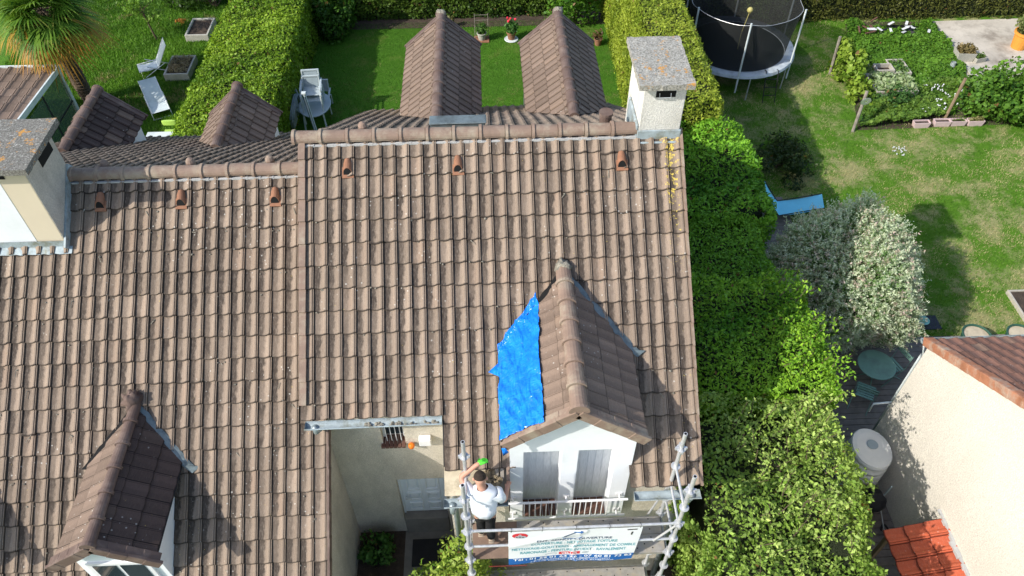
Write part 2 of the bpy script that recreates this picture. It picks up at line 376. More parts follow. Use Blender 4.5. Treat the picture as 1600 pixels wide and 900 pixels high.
def rawmesh(name, V, k_, cols, mat, parent=None, loc=None):
    if loc is not None: V = V-np.array(loc, np.float32)
    nf = len(V)//k_
    me = bpy.data.meshes.new(name); me.vertices.add(len(V)); me.vertices.foreach_set('co', V.ravel().astype(np.float32))
    me.loops.add(len(V)); me.loops.foreach_set('vertex_index', np.arange(len(V), dtype=np.int32))
    me.polygons.add(nf); me.polygons.foreach_set('loop_start', np.arange(0, len(V), k_, dtype=np.int32))
    me.update(calc_edges=True)
    ca = me.color_attributes.new('tint', 'FLOAT_COLOR', 'CORNER')
    cc = np.ones((nf, k_, 4), np.float32); cc[:, :, :3] = cols[:, None, :]
    ca.data.foreach_set('color', cc.ravel()); me.materials.append(mat)
    o = link(me, name, parent)
    if loc is not None and parent is None: o.location = loc
    return o
_ph = RNG.uniform(0, 6.28, (12, 3)); _di = RNG.normal(0, 1, (12, 3)); _di /= np.linalg.norm(_di, axis=1)[:, None]
def fnoise(Pn, freq, oct=4, seed=0):
    r = np.zeros(len(Pn)); amp = 1; tot = 0
    for o_ in range(oct):
        for j in range(3):
            d = _di[(o_*3+j+seed) % 12]; p = _ph[(o_+j*5+seed) % 12]
            r += amp*np.sin((Pn@d)*freq*(1+.37*j)+p[0]+1.7*np.sin((Pn@_di[(j+5+seed) % 12])*freq*.7+p[1]))
        tot += 3*amp; amp *= .6; freq *= 2.1
    return r/tot*1.6
def leafcols(n, a, b, Pn=None, dead=0., freq=2.):
    t = RNG.uniform(0, 1, n)
    if Pn is not None: t = np.clip(t*.6+.4*(.5+fnoise(Pn, freq, 3, 2)), 0, 1)
    c = np.array(a)[None]*(1-t[:, None])+np.array(b)[None]*t[:, None]
    c *= (1+RNG.normal(0, .12, n))[:, None].clip(.6, 1.5)
    if dead: 
        k_ = RNG.uniform(0, 1, n) < dead; c[k_] = np.array([.20, .12, .04])
    return c.clip(0, 1)
def box_surface(x0, x1, y0, y1, z0, z1, dens, faces='tlrfb'):
    out = []; nr = []
    def add(n, f, nn):
        n = int(n)
        if n <= 0: return
        out.append(f(RNG.uniform(0, 1, n), RNG.uniform(0, 1, n))); nr.append(np.tile(nn, (n, 1)))
    X, Y, Z = x1-x0, y1-y0, z1-z0
    if 't' in faces: add(X*Y*dens, lambda a, b: np.stack([x0+a*X, y0+b*Y, np.full_like(a, z1)], 1), (0,0,1.))
    if 'l' in faces: add(Z*Y*dens, lambda a, b: np.stack([np.full_like(a, x0), y0+b*Y, z0+a*Z], 1), (-1.,0,0))
    if 'r' in faces: add(Z*Y*dens, lambda a, b: np.stack([np.full_like(a, x1), y0+b*Y, z0+a*Z], 1), (1.,0,0))
    if 'f' in faces: add(Z*X*dens, lambda a, b: np.stack([x0+b*X, np.full_like(a, y0), z0+a*Z], 1), (0,-1.,0))
    if 'b' in faces: add(Z*X*dens, lambda a, b: np.stack([x0+b*X, np.full_like(a, y1), z0+a*Z], 1), (0,1.,0))
    return np.concatenate(out), np.concatenate(nr)
def hedge(name, label, cat, x0, x1, y0, y1, h, dens, size, ca, cb, amp=.12, freq=2.2, faces='tlrf', group=None, mat='leaf', aspect=.5, dead=.01, skew=None, spread=.7, z0=0.):
    c = ((x0+x1)/2, (y0+y1)/2, z0)
    Pn, Nn = box_surface(x0, x1, y0, y1, z0+.02, z0+h, dens, faces)
    cen = np.array([(x0+x1)/2, (y0+y1)/2, h*.4])
    # rounded shoulders
    q = (Pn-np.array([c[0], c[1], z0]))/np.array([(x1-x0)/2, (y1-y0)/2, h]); 
    ed = np.clip(np.abs(q[:, 0])-.75, 0, 1)*np.clip(q[:, 2]-.75, 0, 1)*16
    Pn[:, 2] -= ed*.10*h*.4
    d = fnoise(Pn, freq, 4)*amp+RNG.normal(0, .035, len(Pn))
    Pn = Pn+Nn*d[:, None]
    if skew: Pn[:, 0] += skew*(Pn[:, 1]-y0)
    keep = Pn[:, 2] > z0+.01; Pn, Nn = Pn[keep], Nn[keep]
    root = T(name, label, cat, c, group)
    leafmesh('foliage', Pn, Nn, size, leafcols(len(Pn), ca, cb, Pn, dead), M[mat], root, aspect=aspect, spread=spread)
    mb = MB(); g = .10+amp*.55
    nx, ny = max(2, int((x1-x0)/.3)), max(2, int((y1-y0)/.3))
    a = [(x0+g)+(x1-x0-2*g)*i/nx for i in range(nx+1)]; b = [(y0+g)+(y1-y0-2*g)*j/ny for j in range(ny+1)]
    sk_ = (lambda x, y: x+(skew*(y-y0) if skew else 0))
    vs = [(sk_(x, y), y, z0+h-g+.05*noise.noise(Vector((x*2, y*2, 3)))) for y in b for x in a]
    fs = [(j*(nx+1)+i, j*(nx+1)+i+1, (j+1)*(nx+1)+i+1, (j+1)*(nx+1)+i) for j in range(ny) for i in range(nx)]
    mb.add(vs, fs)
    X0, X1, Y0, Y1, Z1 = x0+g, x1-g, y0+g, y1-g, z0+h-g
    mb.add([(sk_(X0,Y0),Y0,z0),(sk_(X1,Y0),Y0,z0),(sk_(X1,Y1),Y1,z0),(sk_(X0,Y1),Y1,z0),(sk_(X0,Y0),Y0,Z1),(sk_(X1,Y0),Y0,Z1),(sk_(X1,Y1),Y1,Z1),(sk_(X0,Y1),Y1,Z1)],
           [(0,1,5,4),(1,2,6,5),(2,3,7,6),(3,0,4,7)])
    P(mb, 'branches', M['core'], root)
    return root
def bush(name, label, cat, c, r, n, size, ca, cb, group=None, clumps=14, mat='leaf', aspect=.5, stem=True, dead=.01, seed=0, up=.2, spread=.8, cr=.45):
    """irregular shrub: several leaf clumps round a centre, with stems"""
    c = Vector(c); rs = np.random.default_rng(seed+11); Pn = []; Nn = []
    rx, ry, rz = r
    cl = []
    for i in range(clumps):
        th = rs.uniform(0, 6.28); zz = rs.uniform(.12, .95); rad_ = math.sqrt(max(0, 1-(zz-.35)**2*1.9))*rs.uniform(.45, .8)
        cl.append(((math.cos(th)*rad_*rx, math.sin(th)*rad_*ry, zz*rz), rs.uniform(.7, 1.2)*cr))
    for (p, q) in cl:
        m_ = n//clumps; d = rs.normal(0, 1, (m_, 3)); d /= np.linalg.norm(d, axis=1)[:, None]
        rr_ = rs.uniform(.45, 1, m_)**.4
        Pn.append(np.array(p)+d*rr_[:, None]*np.array([rx, ry, rz*.8])*q); Nn.append(d)
    Pn = np.concatenate(Pn)+np.array(c); Nn = np.concatenate(Nn)
    Pn += Nn*(fnoise(Pn, 7, 3)*.08)[:, None]
    k_ = Pn[:, 2] > c.z+.02; Pn, Nn = Pn[k_], Nn[k_]
    root = T(name, label, cat, c, group)
    leafmesh('foliage', Pn, Nn, size, leafcols(len(Pn), ca, cb, Pn, dead, 3.), M[mat], root, aspect=aspect, up=up, spread=spread)
    if stem:
        mb = MB()
        for (p, q) in cl:
            tip = c+Vector(p); mid = c+Vector((p[0]*.35, p[1]*.35, p[2]*.55))
            mb.tube([c, mid, tip], .03*max(.5, rz/2), 5, r1=.008)
        P(mb, 'stems', M['bark'], root)
    return root

# tiles: real interlocking profile, one mesh per roof slope
PROF = [(0, -.004), (.03, 0), (.22, -.002), (.45, 0), (.60, .008), (.70, .022), (.76, .027), (.845, .027), (.865, .015), (.895, .015), (.915, .026), (.965, .024), (.985, .002), (1.0, -.006)]
FLAT = [(0, -.002), (.02, .004), (.5, .003), (.97, .006), (.985, -.003), (1.0, -.004)]
def tiles(name, O, U, V, ncol, rows, mat, parent, colw=.214, prof=PROF, keep=None, clips=(), lift=.026, amp=1., seed=1, u0=0., sag=True):
    O, U, V = Vector(O), Vector(U).normalized(), Vector(V).normalized(); N = U.cross(V)
    if N.z < 0: N = -N
    rs = random.Random(seed); vs = []; fs = []; uvs = []; cs = []
    npf = len(prof)
    for ri, (v0, v1) in enumerate(rows):
        for ci in range(ncol):
            ua = u0+ci*colw
            if keep and not keep(ua+colw/2, (v0+v1)/2): continue
            b = len(vs); dz = rs.uniform(-.003, .003); du = rs.uniform(-.002, .002); dv = rs.uniform(-.007, .007)+(rs.uniform(.01, .035) if rs.random() < .03 else 0); sk_ = rs.uniform(-.010, .010)
            if not sag: dv *= .2; sk_ *= .4
            col = (min(1, max(0, rs.gauss(.5, .22))), rs.random(), rs.random())
            for (vv, hh) in ((v0-.03, -.006), (v0+(v1-v0)*.45, lift*.40), (v1-.012+dv, lift+dz), (v1+dv, lift-.004+dz)):
                for (fu, fh) in prof:
                    edge = sk_*(fu-.5) if vv > v0+.1 else 0
                    vs.append(O+U*(ua+fu*colw+du)+V*(vv+edge+(nosev(fu) if vv > v1-.03 else 0))+N*(fh*amp+hh+(.024*noise.noise(Vector((ua*.55+seed, vv*.6, 2)))+.006*noise.noise(Vector((ua*3+seed, vv*3, 4))) if sag else 0))); uvs.append((ci+fu*.999, ri+min(.999, max(0, (vv-v0)/(v1-v0)))))
            for (fu, fh) in prof:
                vs.append(O+U*(ua+fu*colw+du)+V*(v1+dv+nosev(fu))+N*(-.012)); uvs.append((ci+fu*.999, ri+.999))
            for r_ in range(4):
                for i in range(npf-1):
                    fs.append((b+r_*npf+i, b+r_*npf+i+1, b+(r_+1)*npf+i+1, b+(r_+1)*npf+i)); cs.append(col)
    me = bpy.data.meshes.new(name); me.from_pydata(vs, [], fs); me.materials.append(mat)
    uvl = me.uv_layers.new(name='UVMap'); li = np.zeros(len(me.loops), np.int32); me.loops.foreach_get('vertex_index', li)
    uvl.data.foreach_set('uv', np.array(uvs, np.float32)[li].ravel())
    ca = me.color_attributes.new('tint', 'FLOAT_COLOR', 'CORNER')
    cc = np.ones((len(fs), 4, 4), np.float32); cc[:, :, :3] = np.array(cs, np.float32)[:, None, :]
    ca.data.foreach_set('color', cc.ravel())
    bm = bmesh.new(); bm.from_mesh(me); bmesh.ops.recalc_face_normals(bm, faces=bm.faces)
    for f in bm.faces:
        if f.normal.dot(N) < -.05: f.normal_flip()
    for (pc, pn) in clips:
        bmesh.ops.bisect_plane(bm, geom=bm.verts[:]+bm.edges[:]+bm.faces[:], plane_co=pc, plane_no=pn, clear_outer=True)
    bm.to_mesh(me); bm.free(); me.update()
    return link(me, name, parent)
def nosev(f): return .013*math.sin(math.pi*f/.72) if f < .72 else -.006
def rowlist(first, n, g=.35, start=0.): 
    r = [(start, start+first)]; 
    for i in range(n): r.append((r[-1][1], r[-1][1]+g))
    return r
def ridge_caps(name, p0, p1, mat, parent, r=.115, L=.42, up=.0, seed=3, r2=.03, sag=0):
    """half-round capping tiles with a collar at every joint"""
    p0, p1 = Vector(p0), Vector(p1); d = (p1-p0); n = max(1, round(d.length/L)); d.normalize(); sd_ = d.cross(Vector((0,0,1))).normalized(); rs = random.Random(seed)
    mb = MB(); st = (p1-p0).length/n
    for i in range(n):
        a = p0+d*st*i; prof = [(0, r+.022), (.045, r+.026), (.055, r+.003), (.5, r), (.98, r-.004)]
        vs = []; dz = rs.uniform(-.006, .006)
        for (f, q) in prof:
            for j in range(11):
                t = math.pi*(-.08+1.16*j/10); vs.append(a+d*(f*st if f > .06 else f)+sd_*math.cos(t)*q+Vector((0,0,math.sin(t)*q*.92+up-.02+dz)))
        fs = [(k_*11+j, k_*11+j+1, (k_+1)*11+j+1, (k_+1)*11+j) for k_ in range(len(prof)-1) for j in range(10)]
        fs.append(tuple(range(11)))
        if i == n-1: fs.append(tuple(range((len(prof)-1)*11, len(prof)*11))[::-1])
        mb.add(vs, fs)
    return P(mb, name, mat, parent, smooth=False)
def vent_tile(parent, O, U, V, N, u, v):
    c = Vector(O)+Vector(U)*u+Vector(V)*v
    mb = MB(); U, V, N = Vector(U), Vector(V), Vector(N); vs = []; fs = []
    for i, (t, r, e) in enumerate(((-.15, .010, 0), (-.13, .045, 0), (-.06, .064, 0), (.12, .076, .09), (.122, .064, .09), (.06, .05, .0))):
        for j in range(9):
            a = math.pi*j/8; vs.append(c+U*math.cos(a)*r+V*(t-e*math.sin(a))+N*(.026+max(0, math.sin(a))*r*1.1))
    fs = [(i*9+j, i*9+j+1, (i+1)*9+j+1, (i+1)*9+j) for i in range(5) for j in range(8)]
    mb.add(vs, fs)
    b = [c+U*a+V*b_+N*n_ for n_ in (.0, .037) for a, b_ in ((-.085, .0), (.095, .0), (.095, .172), (-.085, .172))]
    mb.add(b, [(0,3,2,1),(4,5,6,7),(0,1,5,4),(1,2,6,5),(2,3,7,6),(3,0,4,7)])
    # dark mouth of the vent
    mb.add([c+U*math.cos(math.pi*j/8)*.063+V*(.119-.088*math.sin(math.pi*j/8))+N*(.040+math.sin(math.pi*j/8)*.062) for j in range(9)], [tuple(range(9))], 1)
    return P(mb, 'vent_tile', [M['terracotta'], M['dark_hole']], parent, smooth=False)

exec_parts = True
PF = rad(36.03); TP = math.tan(PF); CPF, SPF = math.cos(PF), math.sin(PF)
PR = rad(31.5); TR = math.tan(PR)
H, HL, W = 7.4, 6.8, 6.0
FV, FN = Vector((0, -CPF, -SPF)), Vector((0, -SPF, CPF))      # front slope: downslope and normal
RV, RN = Vector((0, math.cos(PR), -math.sin(PR))), Vector((0, math.sin(PR), math.cos(PR)))
UX = Vector((1, 0, 0))
ROWS = [(0, .35), (.35, .63)]+[(.63+.35*i, .98+.35*i) for i in range(24)]
# ------------------------------------------------------------------ ground
def sheet(name, x0, x1, y0, y1, z, mat, n=1, poly=None):
    mb = MB()
    if poly: mb.add([(x, y, z) for x, y in poly], [tuple(range(len(poly)))])
    else: mb.quad((x0, y0, z), (x1, y0, z), (x1, y1, z), (x0, y1, z))
    me = mesh(name, mb.v, mb.f, [mat]); o = link(me, name)
    if me.polygons[0].normal.z < 0: me.flip_normals()
    return struct(o)
sheet('ground', -150, 150, -100, 250, 0, M['lawn_rough'])
sheet('garden_lawn', -3.3, 7.6, 5.5, 17.3, .004, M['lawn'])
sheet('side_lawn', 8.5, 60, -12, 17.0, .004, M['lawn_dry'])
sheet('soil_bed', -3.0, 8.0, 16.6, 17.6, .012, M['soil'])
sheet('entry_soil', .15, 1.05, -8, -3.1, .008, M['soil'])
sheet('entry_path', 1.05, 2.2, -8, -3.1, .012, M['path'])
sheet('front_soil', 2.2, 10.85, -12, -4.0, .006, M['soil'])
sheet('passage', 9.2, 10.85, -4.5, -1.9, .010, M['path'])
cp = [at(1453, 34, 0), at(1478, 62, 0), at(1500, 92, 0), at(1512, 130, 0), at(1530, 140, 0), at(1640, 110, 0), at(1640, 28, 0)]
sheet('terrace_slab', 0, 0, 0, 0, .02, M['patio'], poly=[(p.x, p.y) for p in cp])
mb = MB(); 
for i in range(37):
    y = -4.2+i*.149+(.0); mb.box(9.4+random.uniform(0, .05), 15.9, y, y+.138, .02, .075+random.uniform(-.003, .003))
for i in range(35):
    y = 1.33+i*.149; mb.box(9.4, 11.35, y, y+.138, .02, .075+random.uniform(-.003, .003))
me = mesh('wooden_deck', mb.v, mb.f, [M['deck']]); struct(link(me, 'wooden_deck'))

# ------------------------------------------------------------------ our terraced house
house = T('terraced_house', 'middle terraced house with the half stripped white dormer and a scaffold at its eaves', 'house', (3, 1, 0))
def dormerkeep(xc, half, yf):
    def k(u, v):
        y = -v*CPF
        return not (abs(u-xc) < half and y < yf)
    return k
inner = dormerkeep(4.04, .90, -2.95)
def mainkeep(u, v):
    if u < 2.12 and v > 4.2: return False
    if u < 3.12 and v > 5.2: return False
    return inner(u, v)
rows = ROWS[:16]
tiles('front_roof', (0, 0, H), UX, FV, 28, rows, M['tile'], house, keep=mainkeep, seed=4)
tiles('front_roof', (0, 0, H), UX, FV, 10, [(4.13, 4.36)], M['tile'], house, seed=5).name = 'front_roof_edge'
tiles('rear_roof', (0, 0, H), UX, RV, 28, [(i*.35, i*.35+.35) for i in range(21)], M['tile'], house, seed=6)
def underlay(parent, h, strips, V_, N_, off=-.065):
    mb = MB()
    for x0, x1, v1 in strips:
        a = Vector((x0, 0, h))+N_*off; b = Vector((x1, 0, h))+N_*off; mb.quad(a, b, b+V_*v1, a+V_*v1)
    P(mb, 'underlay', M['black'], parent)
underlay(house, H, ((.02, 2.12, 4.28), (2.12, 3.1, 5.14), (3.1, 4.97, 3.55), (4.97, 5.98, 5.46)), FV, FN); underlay(house, H, ((.02, 5.98, 7.2),), RV, RN)
ridge_caps('ridge', (-.10, 0, H+.04), (5.30, 0, H+.04), M['ridge'], house)
mb = MB(); rs = random.Random(2)
for i in range(52):
    x = .03+i*.101
    mb.beam((x, -.112, H-.062), (x+.103, -.112, H-.062), .04, .018+rs.uniform(0, .022), mi=0)
P(mb, 'ridge_mortar', M['mortar'], house)
# verges: tile flaps down both edges of the front slope
mb = MB()
for (v0, v1) in rows[:12]:
    a = Vector((.045, 0, H))+FV*v0+FN*.03; b = Vector((.045, 0, H))+FV*(v1+.01)+FN*.065
    mb.beam(a, b, .10, .05, up=FN); mb.beam(a-FN*.1-UX*.05, b-FN*.1-UX*.05, .02, .2, up=FN)
P(mb, 'verge', M['ridge'], house); mb = MB()
for (v0, v1) in rows:
    a = Vector((6.0, 0, H))+FV*v0+FN*.02; b = Vector((6.0, 0, H))+FV*(v1+.01)+FN*.045
    if v0 > .6 or 1: mb.beam(a, b, .035, .05, up=FN); mb.beam(a-FN*.1+UX*.01, b-FN*.1+UX*.01, .02, .2, up=FN)
P(mb, 'verge', M['ridge'], house)
for px in (548, 716, 965):
    # positions counted in tile columns of the second course
    x = {548: 3.5, 716: 11.5, 965: 23.5}[px]*.2143
    vent_tile(house, (0, 0, H), UX, FV, FN, x, .49)
mb = MB(); mb.box(1.99, 2.91, .78, .98, H-.49, H-.36); mb.box(1.97, 2.93, .76, 1.0, H-.36, H-.335)
P(mb, 'roof_window', M['zinc'], house, bevel=.01)
mb = MB(); mb.lathe((4.85, .32, H-.18), [(.10, 0), (.10, .26), (.115, .26), (.115, .31), (.07, .31)], 14); P(mb, 'roof_cowl', M['ridge_dark'], house)
for (x, y) in ((.62+.35, .22), (5.05, .38)): pass
mb = MB(); mb.lathe((.98, .16, H-.08), [(.07, 0), (.075, .18), (.05, .23), (.01, .25)], 10); P(mb, 'vent_cap', M['ridge'], house)
# walls
mb = MB()
mb.box(2.15, 3.1, -4.1, -3.9, 0, 4.33); mb.box(4.97, 5.9, -4.1, -3.9, 0, 4.33); mb.box(3.1, 4.97, -4.1, -3.6, 0, 2.72)
mb.box(2.15, 2.3, -3.9, -3.1, 0, 4.5)
mb.prism([(-3.9, 0), (5.9, 0), (5.9, H-5.9*TR-.1), (0, H-.12), (-3.9, H-3.9*TP-.12)], 'x', 5.75, 5.9)
mb.box(.15, 5.75, 5.75, 5.9, 0, 3.6)
mb.prism([(-3.1, 4.4), (5.9, 3.4), (5.9, H-5.9*TR-.1), (0, H-.12), (-3.1, H-3.1*TP-.12)], 'x', .06, .14)
# recessed entrance wall with door and window openings
X0, X1, Y0, Y1 = .15, 2.15, -3.1, -2.85
mb.box(X0, 1.08, Y0, Y1, 0, 3.38); mb.box(1.08, 1.95, Y0, Y1, 2.12, 3.38); mb.box(1.95, X1, Y0, Y1, 0, 3.38)
mb.box(X0, 1.02, Y0, Y1, 3.38, 4.1); mb.box(1.40, X1, Y0, Y1, 3.38, 4.1); mb.box(X0, X1, Y0, Y1, 4.1, 4.95)
P(mb, 'wall', M['roughcast'], house)
mb = MB(); mb.box(1.09, 1.94, -3.14, -2.62, 0, .60); P(mb, 'door_step', M['path'], house)
mb = MB(); mb.box(1.12, 1.92, -2.98, -2.93, .62, 2.1)
for cx_ in (1.35, 1.70):
    for z0, z1 in ((.74, 1.02), (1.14, 1.42), (1.54, 1.98)):
        
        for q in ((cx_-.13, cx_+.13, z0, z0+.03), (cx_-.13, cx_+.13, z1-.03, z1), (cx_-.13, cx_-.10, z0+.03, z1-.03), (cx_+.10, cx_+.13, z0+.03, z1-.03)): mb.box(q[0], q[1], -3.01, -2.98, q[2], q[3])
        mb.box(cx_-.07, cx_+.07, -3.0, -2.98, z0+.06, z1-.06)
mb.box(1.08, 1.12, -3.0, -2.9, .6, 2.12); mb.box(1.92, 1.95, -3.0, -2.9, .6, 2.12)
door = P(mb, 'front_door', M['door'], house, bevel=.006)
mb = MB(); mb.tube([(1.18, -3.0, 1.28), (1.18, -3.06, 1.28), (1.29, -3.06, 1.27)], .012, 6); P(mb, 'door_handle', M['galv'], door)
mb = MB(); mb.box(1.02, 1.40, -2.92, -2.88, 3.40, 4.1)
win = P(mb, 'window', M['glass'], house)
mb = MB(); mb.box(1.02, 1.40, -2.98, -2.92, 3.9, 4.1); mb.box(1.02, 1.06, -2.98, -2.92, 3.4, 3.9); mb.box(1.36, 1.40, -2.98, -2.92, 3.4, 3.9)
P(mb, 'window_frame', M['shutter'], win)
mb = MB()
for i in range(4): mb.tube([(1.09+i*.08, -3.06, 3.40), (1.09+i*.08, -3.06, 3.95)], .008, 5)
P(mb, 'window_bars', M['white_paint'], win)
mb = MB()
for i in range(6): mb.box(.99+i*.069, 1.052+i*.069, -3.17, -2.93, 3.325, 3.385)
P(mb, 'window_sill', M['brick'], house, bevel=.004)
# clumps of moss and debris lodged under the tile noses
def mossbits(parent, x0, x1, v0, v1, h0, n, seed):
    rs = random.Random(seed); mb = MB()
    for _ in range(n):
        u = rs.uniform(x0, x1); k_ = rs.randrange(1, len(ROWS)-1); v = ROWS[k_][1]+rs.uniform(.0, .03)
        if not v0 < v < v1: continue
        if h0 == H and not mainkeep(u, v+.05): continue
        p = Vector((u, 0, h0))+FV*v+FN*.012; r = rs.uniform(.008, .020); mb.blob(p, r, 4, .5, rs.random()*9, sz=.6)
        if rs.random() < .12:
            a = rs.uniform(0, 3.1); q = p+FN*.02; mb.tube([q, q+UX*math.cos(a)*.06+FV*math.sin(a)*.12], .006, 4)
    P(mb, 'moss', M['mortar_dirty'], parent)['kind'] = 'stuff'
mossbits(house, .2, 5.9, .3, 5.3, H, 260, 5)
# gutters
def gutter(x0, x1, y, z, r=.075, fall=0., open_ends=True):
    mb = MB(); vs = []; n = 9; L = 14; fs = []
    for k_ in range(L+1):
        x = x0+(x1-x0)*k_/L
        for rr_ in (r, r-.006):
            for j in range(n):
                a = math.pi+math.pi*j/(n-1); vs.append((x, y+math.cos(a)*rr_, z+math.sin(a)*rr_*1.0+fall*k_/L))
    for k_ in range(L):
        b, c = k_*2*n, (k_+1)*2*n
        for o_ in (0, n):
            for j in range(n-1): fs.append((b+o_+j, b+o_+j+1, c+o_+j+1, c+o_+j))
        fs.append((b, b+n, c+n, c)); fs.append((b+n-1, b+2*n-1, c+2*n-1, c+n-1))
    mb.add(vs, fs)
    mb.tube([(x0, y-r, z+.004), (x1, y-r, z+.004+fall)], .011, 6)
    for x in (x0, x1): mb.add([(x, y+math.cos(math.pi+math.pi*j/8)*r, z+math.sin(math.pi+math.pi*j/8)*r+(fall if x == x1 else 0)) for j in range(9)], [tuple(range(9))])
    return mb
g1 = P(gutter(.06, 2.12, -3.60, 4.80, fall=.03), 'gutter', M['zinc_pale'], house)
mb = MB(); mb.tube([(.2, -3.6, 4.76), (.2, -3.6, 4.62), (.2, -3.45, 4.45), (.2, -3.2, 4.3), (.2, -3.17, 4.1)], .045, 10); P(mb, 'downpipe', M['zinc_pipe'], house, smooth=True)
g2 = P(gutter(4.98, 5.98, -4.58, 4.07), 'gutter', M['zinc_pale'], house)
g3 = P(gutter(2.12, 3.08, -4.58, 4.07), 'gutter', M['zinc_pale'], house)
mb = MB(); mb.tube([(2.24, -4.58, 4.02), (2.24, -4.58, 3.8), (2.24, -4.3, 3.6), (2.24, -4.18, 3.45), (2.24, -4.18, 0)], .05, 12); P(mb, 'downpipe', M['zinc_pipe'], house, smooth=True)
mb = MB(); mb.tube([(5.86, -4.58, 4.02), (5.86, -4.5, 3.7), (5.86, -4.2, 3.45), (5.86, -4.18, 0)], .05, 12); P(mb, 'downpipe', M['zinc_pipe'], house, smooth=True)
mb = MB(); mb.lathe((2.235, -4.58, 4.0), [(.042, 0), (.042, .012)], 14); P(mb, 'outlet', M['dark_hole'], g3)
mb = MB(); rs = random.Random(8)
for i in range(26): x = rs.uniform(.9, 2.05); mb.blob((x, -3.60+rs.uniform(-.03, .03), 4.765), rs.uniform(.02, .035), 5, .4, i, sz=.6)
P(mb, 'moss', M['mortar_dirty'], g1)['kind'] = 'stuff'
# bare eaves boards where two courses were lifted off
mb = MB()
a = Vector((2.13, 0, H))+FV*5.13-FN*.03; b = Vector((2.13, 0, H))+FV*5.56-FN*.03
mb.add([a, a+UX*.62, b+UX*.62, b, a-FN*.03, a+UX*.62-FN*.03, b+UX*.62-FN*.03, b-FN*.03], [(0,1,2,3),(4,5,6,7),(0,1,5,4),(1,2,6,5),(2,3,7,6),(3,0,4,7)])
P(mb, 'eaves_board', M['rafter'], house)
mb = MB()
for x in (2.92, 3.0): mb.beam(Vector((x, 0, H))+FV*5.1-FN*.0, Vector((x, 0, H))+FV*5.62-FN*.0, .055, .05, up=FN)
mb.add([Vector((2.76, 0, H))+FV*5.1-FN*.06, Vector((3.08, 0, H))+FV*5.1-FN*.06, Vector((3.08, 0, H))+FV*5.6-FN*.06, Vector((2.76, 0, H))+FV*5.6-FN*.06], [(0,1,2,3)])
P(mb, 'batten', M['wood_grey'], house)
mb = MB(); mb.beam(Vector((3.09, 0, H))+FV*5.1+FN*.03, Vector((3.09, 0, H))+FV*5.62+FN*.03, .05, .05, up=FN); P(mb, 'loose_tile_edge', M['ridge'], house)

def chimney(parent, x0, x1, y0, y1, zb, zt, slab, mat, slots, capname='chimney_cap', sm='slab'):
    mb = MB(); mb.box(x0, x1, y0, y1, zb, zt)
    b = P(mb, 'chimney', mat, parent, bevel=.01)
    mb = MB()
    for (a0, a1, b0, b1) in ((x0, x0+.1, y0, y1), (x1-.1, x1, y0, y1), (x0+.1, x0+.34*(x1-x0), y0, y0+.1), (x0+.34*(x1-x0), x0+.38*(x1-x0), y0, y0+.09), (x1-.2, x1-.1, y0, y0+.1), (x0+.1, x1-.1, y1-.1, y1)):
        mb.box(a0, a1, b0, b1, zt+.001, zt+.085)
    P(mb, 'cap_support', M['roughcast_old'], b)
    mb = MB(); nx, ny = 14, 18; sx0, sx1, sy0, sy1, sz0, sz1 = slab; vs = []; fs = []
    for top in (1, 0):
        for j in range(ny+1):
            for i in range(nx+1):
                e = (i in (0, nx)) or (j in (0, ny)); q = .014*noise.noise(Vector((i*.9, j*.9, 5)))
                vs.append((sx0+(sx1-sx0)*i/nx+(q if e else 0), sy0+(sy1-sy0)*j/ny+(q if e else 0), (sz1 if top else sz0)+(q*.7 if top else 0)))
    K = (nx+1)*(ny+1)
    for j in range(ny):
        for i in range(nx):
            a = j*(nx+1)+i; fs.append((a, a+1, a+nx+2, a+nx+1)); fs.append((K+a, K+a+1, K+a+nx+2, K+a+nx+1))
    for i in range(nx): fs.append((i, i+1, K+i+1, K+i)); a = ny*(nx+1)+i; fs.append((a, a+1, K+a+1, K+a))
    for j in range(ny): a = j*(nx+1); fs.append((a, a+nx+1, K+a+nx+1, K+a)); a += nx; fs.append((a, a+nx+1, K+a+nx+1, K+a))
    mb.add(vs, fs); P(mb, capname, M[sm], b)
    return b
ch = chimney(house, 5.31, 5.96, -.10, .98, 6.6, 8.20, (5.20, 6.03, -.27, 1.10, 8.29, 8.38), M['chimney_render'], None)
mb = MB(); mb.box(5.29, 5.98, -.135, -.103, 7.26, 7.47); mb.box(5.29, 5.98, -.20, -.135, 7.26, 7.29); mb.box(5.265, 5.305, -.1, .7, 7.1, 7.55)
P(mb, 'flashing', M['zinc_pale'], ch, bevel=.01)
mb = MB(); mb.box(5.50, 5.80, -.106, -.101, 8.06, 8.17); P(mb, 'flue_opening', M['dark_hole'], ch)
mb = MB(); mb.tube([(5.55, -.12, 8.14), (5.55, -.15, 8.08), (5.72, -.15, 8.08), (5.72, -.12, 8.14)], .008, 5); P(mb, 'hook', M['galv'], ch)

